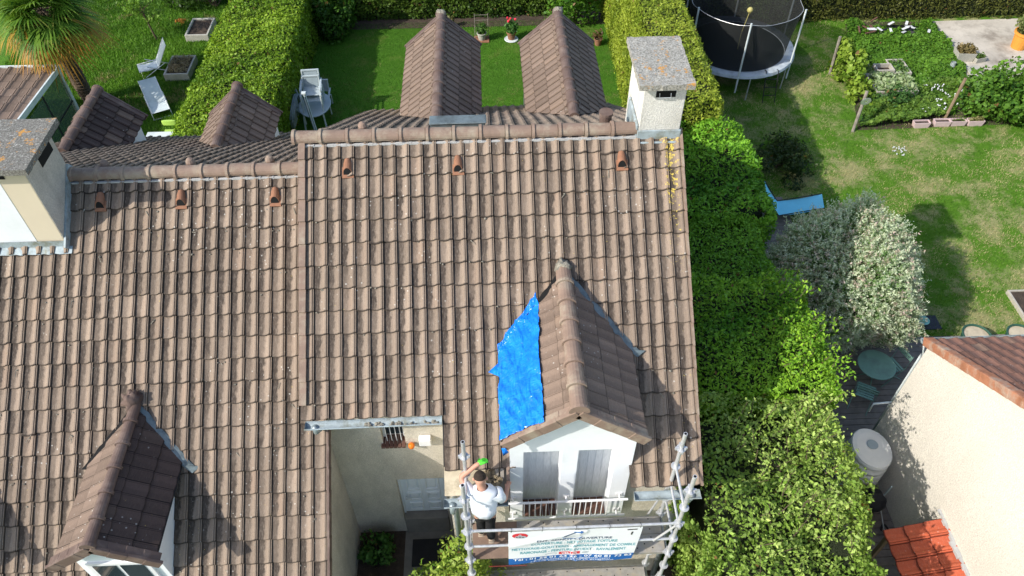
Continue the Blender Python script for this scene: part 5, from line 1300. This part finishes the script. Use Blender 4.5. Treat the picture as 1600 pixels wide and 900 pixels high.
# ------------------------------------------------------------------ left garden furniture
def sunchair(name, loc, rot, label, reclined):
    r = T(name, label, 'deck chair', (0, 0, 0)); cr = Vector
    a = .5 if reclined else 1.0
    for sx in (-.27, .27):
        mb = MB(); mb.tube([(sx, -.55, .28), (sx, .10, .30), (sx, .10+.85*math.cos(a), .30+.85*math.sin(a))], .014, 6); P(mb, 'frame_tube', M['white_paint'], r)
        mb = MB(); mb.tube([(sx*1.08, -.50, .0), (sx*1.08, .35, .42)], .012, 6); P(mb, 'leg', M['white_paint'], r)
        mb = MB(); mb.tube([(sx*1.04, .55, .0), (sx*1.04, -.25, .40)], .012, 6); P(mb, 'leg', M['white_paint'], r)
    mb = MB(); 
    for y in (-.5, .55): mb.tube([(-.29, y, .015), (.29, y, .015)], .012, 6)
    P(mb, 'crossbar', M['white_paint'], r)
    mb = MB(); vs = []; K = 14
    for i in range(K+1):
        f = i/K
        if f < .45: y, z = -.55+.65*f/.45, .28+.02*f-.035*math.sin(f/.45*3.14)
        else: g = (f-.45)/.55; y, z = .10+.85*g*math.cos(a), .30+.85*g*math.sin(a)
        vs += [(-.255, y, z), (.255, y, z)]
    mb.add(vs, [(2*i, 2*i+1, 2*i+3, 2*i+2) for i in range(K)]); P(mb, 'seat_fabric', M['white_plastic'], r)
    r.location = loc; r.rotation_euler = (0, 0, rot); return r
p = at(246, 112, 0); sunchair('deck_chair', p, rad(-65), 'white folding chair standing upright nearer the far planters', False)
p = at(250, 172, 0); sunchair('deck_chair', p, rad(28), 'white reclining lounge chair on the left lawn nearer the dormer', True)
def planter(label, px, py, sz, fill):
    p = at(px, py, 0); r = T('planter', label, 'planter', p, 'stone planters by the left hedge')
    mb = MB(); a, b = sz; t = .07; h = .28
    mb.box(p.x-a, p.x+a, p.y-b, p.y-b+t, 0, h); mb.box(p.x-a, p.x+a, p.y+b-t, p.y+b, 0, h); mb.box(p.x-a, p.x-a+t, p.y-b+t, p.y+b-t, 0, h); mb.box(p.x+a-t, p.x+a, p.y-b+t, p.y+b-t, 0, h)
    P(mb, 'box', M['concrete_box'], r, bevel=.01)
    mb = MB(); mb.box(p.x-a+t, p.x+a-t, p.y-b+t, p.y+b-t, .0, h-.06); P(mb, 'earth', M['soil'], r)
    if fill:
        n = 700; q = np.stack([RNG.uniform(p.x-a+.08, p.x+a-.08, n), RNG.uniform(p.y-b+.08, p.y+b-.08, n), np.full(n, h-.02)+RNG.uniform(0, .12, n)], 1)
        leafmesh('dry_stalks', q, RNG.normal(0, 1, (n, 3)), .14, leafcols(n, (.25, .19, .11), (.50, .42, .28)), M['leaf'], r, aspect=.12)
planter('grey stone planter with bare dark earth in the left garden', 316, 52, (.42, .62), False)
planter('grey stone planter full of dry stalks beside the white chairs', 285, 112, (.42, .60), True)
p = at(251, 214, .72); mb = MB(); mb.box(p.x-.45, p.x+.45, p.y-.3, p.y+.25, .70, .73)
for sx in (-.4, .4):
    for sy in (-.25, .2): mb.tube([(p.x+sx, p.y+sy, 0), (p.x+sx, p.y+sy, .7)], .018, 6)
one(mb, 'garden_table', M['white_plastic'], 'white garden table just visible behind the left roof', 'table', (p.x, p.y, 0), bevel=.004)
mb = MB(); q = p+Vector((.05, .55, 0))
mb.box(q.x-.2, q.x+.2, q.y-.18, q.y+.2, .42, .45); mb.lathe((q.x, q.y+.2, .62), [(.21, 0), (.22, .03), (.22, .14), (.2, .16)], 16, sy=.18)
for sx in (-.17, .17):
    for sy in (-.15, .18): mb.tube([(q.x+sx, q.y+sy, 0), (q.x+sx*.95, q.y+sy, .44)], .016, 6)
one(mb, 'garden_chair', M['lime'], 'lime green chair behind the white garden table', 'chair', (q.x, q.y, 0))

# ------------------------------------------------------------------ plastic furniture stacked by the hedge
tb = at(492, 163, .72); tb = Vector((tb.x, tb.y, 0))
gt = T('garden_table', 'oval pale plastic table carrying stacked chairs beside the hedge', 'table', tb)
mb = MB(); mb.lathe(tb+Vector((0, 0, .69)), [(.46, 0), (.50, .01), (.50, .03), (.46, .035), (.0, .035)], 28, sy=1.35); P(mb, 'tabletop', M['resin_grey'], gt)
for sx in (-.3, .3):
    for sy in (-.45, .45): mb = MB(); mb.tube([tb+Vector((sx*1.15, sy*1.1, 0)), tb+Vector((sx, sy, .69))], .028, 6); P(mb, 'leg', M['white_plastic'], gt)
def plchair(loc, rot, label, z, folded=0):
    r = T('plastic_chair', label, 'chair', (0, 0, 0), 'stacked plastic garden chairs')
    mb = MB(); mb.box(-.22, .22, -.22, .22, .38, .41); P(mb, 'seat', M['resin_grey'], r, bevel=.01)
    mb = MB(); mb.beam((-.2, .22, .42), (-.2, .34, .92), .04, .05); mb.beam((.2, .22, .42), (.2, .34, .92), .04, .05); mb.beam((-.22, .34, .92), (.22, .34, .92), .05, .06); mb.beam((-.2, .26, .55), (.2, .26, .55), .03, .05)
    P(mb, 'back_frame', M['resin_grey'], r, bevel=.008)
    mb = MB(); mb.add([(-.17, .262, .58), (.17, .262, .58), (.17, .325, .89), (-.17, .325, .89)], [(0,1,2,3)]); P(mb, 'back_panel', M['grey_plastic'], r)
    for sx in (-.24, .24):
        mb = MB(); mb.beam((sx, -.22, .62), (sx, .28, .64), .05, .03); P(mb, 'armrest', M['resin_grey'], r, bevel=.008)
        for sy in (-.22, .22): mb = MB(); mb.tube([(sx, sy*1.1, 0), (sx, sy, .62 if sy < 0 else .42)], .018, 6); P(mb, 'leg', M['white_plastic'], r)
    r.location = loc; r.rotation_euler = (folded, 0, rot); return r
c1 = plchair(tb+Vector((0, -.12, .725)), rad(4), 'lowest plastic chair standing on the oval garden table', 0); c1.scale = (1.25, 1.2, .9)
dup(c1, tb+Vector((.0, -.0, .86)), rad(4), 'upper plastic chair stacked highest on the oval garden table')
dup(c1, tb+Vector((-.50, .35, .02)), rad(60), 'plastic chair pushed against the hedge at the left of the oval table')
dup(c1, tb+Vector((.02, .78, 0)), rad(2), 'plastic chair on the grass behind the oval garden table')
fc = T('folding_lounger', 'folded pale plastic lounger leaning against the left side of the oval table', 'lounger', tb+Vector((-.62, -.1, 0)))
mb = MB(); b = tb+Vector((-.72, 0, 0))
for o_ in (0, .09, .18):
    pts = []; 
    for i in range(25): t = 2*math.pi*i/24; pts.append(b+Vector((-.0+o_*.6+.10*math.sin(t), -.05+.62*math.cos(t), .52+.46*math.sin(t))))
    mb.tube(pts, .020, 6, cap=False)
P(mb, 'frame', M['grey_plastic'], fc, smooth=True)
mb = MB()
for i in range(7): z = .2+i*.1; y = .62*math.sqrt(max(0, 1-((z-.52)/.46)**2))*.9; mb.beam(b+Vector((.06, -y-.05, z)), b+Vector((.06, y-.05, z)), .02, .05)
P(mb, 'slats', M['white_plastic'], fc)
pr = T('folded_parasol', 'closed green and white parasol resting against the plastic chairs', 'parasol', tb+Vector((-.05, -.95, 0)))
a = tb+Vector((.12, -.95, 0)); b = tb+Vector((-.13, -.50, 1.45)); mb = MB(); mb.tube([a, a.lerp(b, .5), b], .055, 10, r1=.05); P(mb, 'canopy', M['white_plastic'], pr)
for o_ in (.03, -.035):
    mb = MB(); mb.beam(a+Vector((o_, -.055, .02)), b+Vector((o_, -.05, 0)), .014, .014); P(mb, 'stripe', plain('dark_green', (.02, .09, .05), .6, .1), pr)
mb = MB(); mb.box(b.x-.07, b.x+.07, b.y-.06, b.y+.06, b.z-.01, b.z+.05); P(mb, 'handle', M['white_plastic'], pr, bevel=.01)

# ------------------------------------------------------------------ pots along the far bed
def pot(label, p, r, h, mat, plant, group='flower pots at the far end of the lawn', ps=.5):
    t = T('flower_pot', label, 'flower pot', p, group); mb = MB()
    mb.lathe(p, [(r*.72, 0), (r*.95, h*.85), (r*1.08, h*.86), (r*1.08, h), (r*.92, h), (r*.9, h*.8)], 18); P(mb, 'pot', mat, t)
    mb = MB(); mb.lathe(p+Vector((0, 0, h*.8)), [(r*.9, 0), (r*.88, .01)], 14); P(mb, 'earth', M['soil'], t)
    if plant:
        ca, cb, n, s_ = plant; q = RNG.normal(0, 1, (n, 3)); q /= np.linalg.norm(q, axis=1)[:, None]; q *= RNG.uniform(.4, 1, (n, 1))*ps
        q = q*np.array([1, 1, 1.15])+np.array([p.x, p.y, p.z+h+ps*.75])
        leafmesh('plant', q, RNG.normal(0, 1, (n, 3)), s_, leafcols(n, ca, cb), M['leaf'], t, aspect=.5)
    return t
p = at(753, 63, 0); mb = MB(); mb.box(p.x-.27, p.x+.27, p.y-.2, p.y+.25, 0, .05); one(mb, 'paving_tray', M['terracotta'], 'square reddish tray under the grey pot on the far lawn', 'tray', p, bevel=.01)
pot('square-sided grey pot with a plant frame on a reddish tray', p+Vector((0, 0, .052)), .17, .26, M['concrete_box'], ((.04, .11, .02), (.12, .24, .05), 260, .10), ps=.2)
mb = MB(); 
for sx in (-.24, .24): mb.tube([(p.x+sx, p.y+.08, .05), (p.x+sx, p.y+.08, 1.0)], .012, 5)
for z in (.5, .75, .95): mb.tube([(p.x-.24, p.y+.08, z), (p.x+.24, p.y+.08, z)], .008, 5)
one(mb, 'plant_frame', M['wood_grey'], 'thin ladder frame behind the grey pot', 'plant support', (p.x, p.y+.08, .05))
p = at(799, 62, 0); mb = MB(); mb.lathe(p, [(.22, 0), (.26, .03), (.24, .05), (.2, .04)], 18); one(mb, 'saucer', M['white_plastic'], 'round white saucer under the terracotta pot with red flowers', 'saucer', p)
t = pot('terracotta pot with a red flowering plant on a white saucer', p+Vector((0, 0, .045)), .17, .28, M['terracotta'], ((.04, .12, .03), (.12, .26, .06), 420, .10), ps=.26)
mb = MB(); 
for i in range(9): mb.blob(p+Vector((random.uniform(-.14, .14), random.uniform(-.1, .1), .75+random.uniform(-.05, .16))), .038, 5, .3, i)
P(mb, 'flowers', plain('flower_red', (.75, .03, .07), .6, .2), t)
p = at(934, 70, 0); pot('small terracotta pot with a bare brown plant near the round bush', p, .15, .26, M['terracotta'], ((.10, .06, .03), (.18, .12, .05), 70, .12), ps=.2)
p = at(706, 42, 0); pot('small clay pot peeping out behind the left rear dormer', p, .11, .2, M['terracotta'], ((.12, .1, .05), (.2, .24, .06), 60, .1), ps=.14)

# ------------------------------------------------------------------ trampoline
tc = Vector((11.45, 13.4, 0)); TRr = 1.92; TZ = .88
tr = T('trampoline', 'round trampoline with dark safety net and pale rim pad in the right garden', 'trampoline', tc)
mb = MB(); mb.lathe(tc+Vector((0, 0, TZ-.01)), [(0, 0), (1.0, -.02), (TRr-.28, 0)], 48, cap=False); P(mb, 'jumping_mat', M['tramp_mat'], tr)
for k_ in range(12):
    a0 = 2*math.pi*k_/12+.2; mb = MB(); vs = []; fs = []; K = 6
    for i in range(K+1):
        a = a0+2*math.pi/12*i/K; w_ = .01*math.sin(a*31)
        for (r, z) in ((TRr-.30, TZ+.005), (TRr-.15, TZ+.045+w_), (TRr+.03, TZ+.03), (TRr+.06, TZ-.05)): vs.append((tc.x+r*math.cos(a), tc.y+r*math.sin(a), z))
    fs = [(i*4+j, i*4+j+1, (i+1)*4+j+1, (i+1)*4+j) for i in range(K) for j in range(3)]; mb.add(vs, fs)
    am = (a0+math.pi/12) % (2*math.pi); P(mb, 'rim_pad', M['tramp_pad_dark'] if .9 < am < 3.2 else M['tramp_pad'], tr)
for k_ in range(8):
    a = 2*math.pi*k_/8-.75; x, y = tc.x+TRr*math.cos(a), tc.y+TRr*math.sin(a)
    mb = MB(); mb.tube([(x, y, 0), (x, y, TZ)], .022, 8); P(mb, 'leg', M['galv'], tr)
for a in (-1.75, -.63, .32, 1.35, 2.5, 3.6):
    x, y = tc.x+(TRr+.03)*math.cos(a), tc.y+(TRr+.03)*math.sin(a); mb = MB(); mb.tube([(x, y, .3), (x, y, 2.75)], .030, 8); P(mb, 'net_pole', M['white_plastic'], tr)
mb = MB(); vs = []; K = 72
for i in range(K):
    a = 2*math.pi*i/K
    for (r, z) in ((TRr-.28, TZ), (TRr-.22, 1.6), (TRr-.12+.06*math.cos(a*6+4), 2.65-.10*abs(math.sin(a*3+1.9)))): vs.append((tc.x+r*math.cos(a), tc.y+r*math.sin(a), z))
mb.add(vs, [(i*3+j, i*3+j+1, ((i+1) % K)*3+j+1, ((i+1) % K)*3+j) for i in range(K) for j in range(2)]); P(mb, 'safety_net', M['net'], tr)
mb = MB(); mb.tube([vs[i*3+2] for i in range(K)]+[vs[2]], .007, 5, cap=False); P(mb, 'net_rope', M['galv'], tr)
mb = MB(); mb.tube([tc+Vector((.30, .2, 2.0)), tc+Vector((.15, .1, 1.3)), tc+Vector((.0, -.3, TZ+.04))], .012, 5); mb.blob(tc+Vector((.3, .2, 2.05)), .10, 8, .05, 1)
o = P(mb, 'ball_swing', M['lime'] if 0 else plain('pale_yellow', (.45, .40, .14), .6, .1), tr)
la = -1.15; lx, ly = tc.x+TRr*math.cos(la), tc.y+TRr*math.sin(la)
lad = T('ladder', 'small dark metal ladder hooked on the trampoline rim', 'ladder', (lx, ly-.3, 0))
for o_ in (-.2, .2): mb = MB(); mb.tube([(lx+o_, ly-.38, 0), (lx+o_, ly-.02, TZ+.10), (lx+o_, ly+.12, TZ+.06)], .016, 6); P(mb, 'rail', M['black'], lad)
for i in range(3): f = (i+1)/4; mb = MB(); mb.tube([(lx-.2, ly-.38+.36*f, (TZ+.1)*f), (lx+.2, ly-.38+.36*f, (TZ+.1)*f)], .014, 6); P(mb, 'rung', M['black'], lad)

# ------------------------------------------------------------------ right garden things
def post(label, base, top, r=.05, mat='wood_grey', h=None):
    b = at(*base, 0); t = at(*top, h) if h else None
    mb = MB(); mb.tube([b, (b+t)/2, t], r, 7); return one(mb, 'post', M[mat], label, 'post', b)
post('grey wooden post with a shiny disc at the corner of the vegetable garden', (1332, 206), (1355, 142), h=1.25)
post('brown leaning wooden post between the troughs and the glossy bush', (1477, 184), (1509, 122), mat='wood_brown', h=1.3)
post('grey post inside the climbing vine', (1296, 116), (1313, 57), h=1.3)
post('tall dark post behind the trampoline', (1270, 25), (1285, -20), r=.06, h=1.4)
p = at(1352, 157, 1.05); mb = MB(); n = 24; vs = []
for r in (.035, .155):
    for i in range(n): a = 2*math.pi*i/n; vs.append(p+Vector((r*math.cos(a), -.06-.0, r*math.sin(a)))+Vector((0, -.3*r*math.sin(a), 0)))
mb.add(vs, [(i, (i+1) % n, n+(i+1) % n, n+i) for i in range(n)])
disc_m = plain('shiny_disc', (.70, .76, .75), .15, .1, 8, 60, 0, metallic=.6); o = one(mb, 'hanging_disc', disc_m, 'shiny round disc hung on the grey corner post', 'disc', p); sm = o.modifiers.new('t', 'SOLIDIFY'); sm.thickness = .006
def trough(label, px, py, wdt, dpt, h, mat, rot=0, fill=None, group=None, name='planter_box', z=0.):
    p = at(px, py, z); r = T(name, label, 'planter', (0, 0, 0), group); a, b, t = wdt/2, dpt/2, .02
    mb = MB()
    def ring(f, zz): return [(-a*f, -b*f, zz), (a*f, -b*f, zz), (a*f, b*f, zz), (-a*f, b*f, zz)]
    o_ = ring(.86, 0)+ring(1, h)+[(-a+t, -b+t, h), (a-t, -b+t, h), (a-t, b-t, h), (-a+t, b-t, h)]+[(-a+t, -b+t, h-.07), (a-t, -b+t, h-.07), (a-t, b-t, h-.07), (-a+t, b-t, h-.07)]
    fs = [(3,2,1,0)]
    for k_ in range(3): fs += [(k_*4+i, k_*4+(i+1) % 4, k_*4+4+(i+1) % 4, k_*4+4+i) for i in range(4)]
    mb.add(o_, fs); P(mb, 'box', mat, r)
    mb = MB(); mb.add([(-a+t, -b+t, h-.05), (a-t, -b+t, h-.05), (a-t, b-t, h-.05), (-a+t, b-t, h-.05)], [(0,1,2,3)]); P(mb, 'earth', M['soil'], r)
    if fill:
        n, ca, cb, s_, hh = fill; q = np.stack([RNG.uniform(-a+.04, a-.04, n), RNG.uniform(-b+.04, b-.04, n), h+RNG.uniform(-.04, hh, n)], 1)
        leafmesh('plants', q, RNG.normal(0, 1, (n, 3)), s_, leafcols(n, ca, cb), M['leaf'], r, aspect=.4)
    r.location = p; r.rotation_euler = (0, 0, rot); return r
G1 = 'pink flower troughs along the vegetable garden'
trough('pale pink trough standing alone at the left of the row, bare soil', 1437, 198, .52, .20, .20, M['pot_pink'], 0, None, G1, 'flower_trough')
trough('pink trough with black soil, second from the left in the row', 1469, 196, .52, .20, .20, M['pot_pink'], -.02, None, G1, 'flower_trough')
trough('pink trough with a few green shoots, between two other troughs', 1494, 195, .50, .20, .19, M['pot_pink'], .02, (40, (.10, .2, .03), (.25, .35, .08), .07, .05), G1, 'flower_trough')
trough('pink trough with dry grass tufts at the right end of the row', 1521, 195, .52, .20, .20, M['pot_pink'], 0, (160, (.20, .22, .06), (.4, .36, .18), .09, .08), G1, 'flower_trough')
trough('grey concrete trough with brownish plants on the terrace slab', 1503, 92, .62, .50, .34, M['concrete_box'], -.1, (420, (.14, .12, .04), (.34, .26, .12), .14, .16), None)
trough('small tilted grey trough with green sprouts beside the concrete trough', 1527, 96, .42, .30, .20, M['concrete_box'], .25, (110, (.08, .17, .03), (.2, .3, .08), .10, .08), None)
# wooden raised beds
def bed(label, x0, x1, y0, y1, h, fill, mat='wood_pale', group='timber raised beds'):
    r = T('raised_bed', label, 'raised bed', ((x0+x1)/2, (y0+y1)/2, 0), group); t = .05
    for a in ((x0, x1, y0, y0+t), (x0, x1, y1-t, y1), (x0, x0+t, y0+t, y1-t), (x1-t, x1, y0+t, y1-t)): mb = MB(); mb.box(*a, 0, h); P(mb, 'side_board', M[mat], r, bevel=.006)
    mb = MB(); mb.box(x0+t, x1-t, y0+t, y1-t, 0, h*.7); P(mb, 'earth', M['soil'], r)
    if fill:
        n, ca, cb, s_, hh = fill; q = np.stack([RNG.uniform(x0+t, x1-t, n), RNG.uniform(y0+t, y1-t, n), h*.7+RNG.uniform(0, hh, n)], 1)
        leafmesh('plants', q, np.tile([0, -.3, 1.], (n, 1)), s_, leafcols(n, ca, cb), M['leaf'], r, aspect=.6)
    return r
bed('large raised bed with pale leafy vegetables, nearest the corner post', 15.75, 17.15, 11.25, 12.3, .34, (800, (.16, .26, .08), (.50, .58, .34), .14, .26))
bed('raised bed with mixed green seedlings, farthest right of the beds', 16.75, 17.35, 12.32, 13.2, .34, (200, (.05, .14, .03), (.2, .32, .08), .10, .15))
bed('raised bed half overgrown with vine, farthest left of the beds', 15.3, 16.1, 12.32, 13.4, .34, (300, (.06, .13, .02), (.2, .28, .06), .12, .2))
bed('small wooden cold frame box between the raised beds', 16.12, 16.73, 12.32, 12.75, .46, None)
bd = at(1572, 460, 0)
bed('timber edged bed with bare earth at the far right edge of the lawn', bd.x, bd.x+1.8, bd.y-1.0, bd.y+.05, .12, None, 'wood_pale', None)
p = at(1590, 74, .02); pot('large orange clay pot with a bushy plant on the terrace slab', p, .33, .62, M['orange_pot'], ((.10, .16, .04), (.34, .36, .14), 900, .13), group=None, ps=.42)
p = at(1487, 105, .12); mb = MB(); n = 12; mb.lathe(p, [(.10, 0), (.08, .20), (.07, .20), (.09, .01)], 14, cap=False); one(mb, 'plastic_cup', M['zinc_pale'], 'small grey plastic cup lying in the green cover', 'cup', p)
p = at(1523, 112, .03); mb = MB(); mb.box(p.x-.26, p.x+.26, p.y-.42, p.y+.3, .03, .08); one(mb, 'paving_slab', M['concrete_box'], 'pale square slab at the corner of the concrete terrace', 'slab', p, bevel=.01)
# junk heap
p = at(1400, 50, 0); rs = random.Random(9)
mb = MB(); vs = []; nx, ny = 16, 10
for j in range(ny+1):
    for i in range(nx+1): vs.append((p.x-1.0+2.3*i/nx, p.y-.55+1.0*j/ny, .03+.35*abs(noise.noise(Vector((i*.45, j*.5, 1))))*min(1, 3*min(i, nx-i)/nx, 3*min(j, ny-j)/ny)))
mb.add(vs, [(j*(nx+1)+i, j*(nx+1)+i+1, (j+1)*(nx+1)+i+1, (j+1)*(nx+1)+i) for j in range(ny) for i in range(nx)]); one(mb, 'black_sheeting', M['plastic_black'], 'crumpled black plastic sheeting in front of the far hedge', 'sheeting', p)
mb = MB()
for i in range(11): a = p+Vector((rs.uniform(-.9, 1.2), rs.uniform(-.5, .3), .22)); an = rs.uniform(0, 3); mb.beam(a, a+Vector((math.cos(an)*.28, math.sin(an)*.22, rs.uniform(-.06, .06))), .09, .01)
struct(one(mb, 'scraps', M['white_sheet'], 'scattered white scraps on the black sheeting', 'scraps', p+Vector((0, 0, .2))), 'stuff')
mb = MB()
for i in range(9): a = p+Vector((rs.uniform(-1.5, -.5), rs.uniform(-.3, .6), .14)); an = rs.uniform(0, 3); mb.beam(a, a+Vector((math.cos(an)*.4, math.sin(an)*.3, rs.uniform(-.03, .1))), .05, .03)
one(mb, 'broken_timber', M['brick'], 'reddish broken timber left of the black sheeting', 'timber', p+Vector((-1, 0, .1)))

# ------------------------------------------------------------------ deck side
lg = T('sun_lounger', 'light blue fabric sun lounger partly hidden by the willow', 'lounger', (11.4, 6.0, .08))
mb = MB(); A_, B_, C_, D_ = Vector((10.55, 6.05, .86)), Vector((10.95, 5.75, .36)), Vector((12.3, 6.0, .36)), None
for wv, nm, q0, q1 in ((0, 'backrest', A_, B_), (0, 'seat', B_, C_)):
    mb = MB(); d = (q1-q0); sd_ = Vector((.12, .60, .0)); K = 8; vs = []
    for i in range(K+1): f = i/K; q = q0+d*f-Vector((0, 0, .05*math.sin(math.pi*f))); vs += [q-sd_*.5, q, q+sd_*.5]
    mb.add(vs, [(i*3+j, i*3+j+1, (i+1)*3+j+1, (i+1)*3+j) for i in range(K) for j in range(2)]); P(mb, nm, M['blue_lounger'], lg, smooth=True)
for s_ in (-.5, .5):
    sd_ = Vector((.12, .6, 0))*s_; mb = MB(); mb.tube([A_+sd_, B_+sd_, C_+sd_], .014, 6); mb.tube([B_+sd_+Vector((-.1, 0, .1)), B_+sd_+Vector((-.25, 0, -.28))], .012, 6); mb.tube([C_+sd_-Vector((.3, 0, 0)), C_+sd_+Vector((-.1, 0, -.28))], .012, 6); P(mb, 'frame', M['black'], lg)
p = at(1370, 570, .75); rt = T('round_table', 'round grey-green metal table on the wooden deck', 'table', (p.x, p.y, .078))
mb = MB(); mb.lathe((p.x, p.y, .735), [(.40, 0), (.415, .005), (.415, .022), (.40, .026)], 36); P(mb, 'tabletop', M['table_green'], rt)
for i in range(3): a = i*2.09+.4; mb = MB(); mb.tube([(p.x+.30*math.cos(a), p.y+.30*math.sin(a), .08), (p.x-.18*math.cos(a), p.y-.18*math.sin(a), .73)], .012, 6); P(mb, 'leg', M['table_green'], rt)
def slatchair(loc, rot, label):
    r = T('slatted_chair', label, 'chair', (0, 0, 0), 'grey-green slatted folding chairs')
    for i in range(6): mb = MB(); mb.box(-.19, .19, -.20+i*.068, -.20+i*.068+.05, .43, .445); P(mb, 'seat_slat', M['table_green'], r)
    for z in (.72, .80): mb = MB(); mb.box(-.19, .19, .235, .25, z, z+.055); P(mb, 'back_slat', M['table_green'], r)
    for sx in (-.2, .2):
        mb = MB(); mb.tube([(sx, .30, 0), (sx, -.18, .44)], .010, 5); P(mb, 'leg', M['table_green'], r); mb = MB(); mb.tube([(sx, -.26, 0), (sx, .22, .46), (sx, .26, .88)], .010, 5); P(mb, 'leg', M['table_green'], r)
    r.location = loc; r.rotation_euler = (0, 0, rot); return r
q = at(1392, 572, .5); q.z = .078; s1 = slatchair(q, rad(-70), 'grey-green slatted chair right of the round table')
q = at(1352, 612, .5); q.z = .078; dup(s1, q, rad(150), 'grey-green slatted chair on the near side of the round table, tucked below it')
q = at(1390, 548, .5); q.z = .078; pass
p = at(1440, 505, .0); mb = MB(); mb.lathe(p+Vector((0, 0, .03)), [(.06, 0), (.13, .06), (.15, .09), (.14, .09), (.05, .02)], 24); one(mb, 'bowl', plain('mint_enamel', (.28, .60, .50), .35, .1), 'mint green bowl on dark slate beside the willow', 'bowl', p+Vector((0, 0, .03)), smooth=True)
mb = MB(); mb.box(p.x-.30, p.x+.42, p.y-.22, p.y+.22, .006, .03); one(mb, 'slate_slab', plain('slate', (.03, .034, .045), .6, .3), 'dark slate slab carrying the mint bowl', 'slab', p, bevel=.005)
for px, lab in ((1527, 'round dark green tub with pale filling at the left behind the gutter'), (1597, 'round dark green tub with pale filling at the right frame edge')):
    p = at(px, 524, .45); mb = MB(); mb.lathe((p.x, p.y, 0), [(.26, 0), (.33, .45), (.35, .46), (.33, .47), (.30, .45)], 26, mi=0, cap=False); mb.add([(p.x+.31*math.cos(a), p.y+.31*math.sin(a), .42) for a in np.linspace(0, 6.1, 24)], [tuple(range(24))], 1)
    one(mb, 'garden_tub', [plain('tub_green', (.03, .09, .06), .6, .2), M['rafter']], lab, 'tub', (p.x, p.y, 0), 'round tubs behind the gutter')
# rain tank
tk = T('water_tank', 'ribbed beige rainwater tank in the corner of the pale gable', 'water tank', (10.36, -2.36, 0)); mb = MB()
prof = [(.36, .0), (.38, .1)]
for i in range(6): z = .14+i*.17; prof += [(.40, z), (.41, z+.05), (.405, z+.10), (.365, z+.13), (.365, z+.145)]
prof += [(.40, 1.2), (.405, 1.27)]
mb.lathe((10.36, -2.36, 0), prof, 40, sx=.95, sy=1.15); P(mb, 'barrel', M['tank'], tk, smooth=False)
mb = MB(); mb.lathe((10.36, -2.36, 0), [(.405, 1.271), (.385, 1.31), (.30, 1.325), (.0, 1.326)], 40, sx=.95, sy=1.15, cap=False); P(mb, 'tank_top', M['tank'], tk)
mb = MB(); mb.lathe((10.38, -2.30, 1.326), [(.10, 0), (.11, .015), (.10, .02)], 20); P(mb, 'lid', M['grey_plastic'], tk)
for f in [o for o in tk.children if o.name.startswith('barrel')]:
    f.data.polygons.foreach_set('use_smooth', [True]*len(f.data.polygons))
# pram-like black frame and wheels in the passage
p = at(1362, 800, .4); bk_ = T('pushchair', 'dark folded pushchair in the shadowy passage beside the orange roof', 'pushchair', (p.x, p.y, .01)); x, y = p.x, p.y
for dx, dy in ((-.22, -.35), (.22, -.35), (.0, .4)):
    w_ = Vector((x+dx, y+dy, .18)); mb = MB(); mb.tube([w_+Vector((.0, .16*math.cos(t), .16*math.sin(t))) for t in np.linspace(0, 6.283, 20)], .022, 6, cap=False); 
    for t in np.linspace(0, 5.5, 8): mb.tube([w_, w_+Vector((0, .15*math.cos(t), .15*math.sin(t)))], .004, 4)
    P(mb, 'wheel', M['black'], bk_)
for s_ in (-.2, .2): mb = MB(); mb.tube([(x+s_, y-.35, .2), (x+s_*.8, y+.05, .50), (x+s_*.8, y+.3, .66)], .012, 6); P(mb, 'frame_tube', M['galv'], bk_)
mb = MB(); mb.blob((x, y+.15, .62), .24, 8, .2, 3); P(mb, 'seat', M['black'], bk_, smooth=True)
mb = MB(); mb.blob((10.15, -3.05, .45), .26, 8, .25, 5, sz=1.3); one(mb, 'rubbish_bag', M['plastic_black'], 'full black bag between the water tank and the pushchair', 'bag', (10.15, -3.05, .0), smooth=True)
mb = MB(); mb.tube([(10.62, -2.9, .02), (10.7, -2.95, .5), (10.66, -3.0, .9)], .02, 6); one(mb, 'plastic_pipe', M['white_plastic'], 'short pale pipe leaning at the base of the pale gable', 'pipe', (10.65, -2.95, 0))
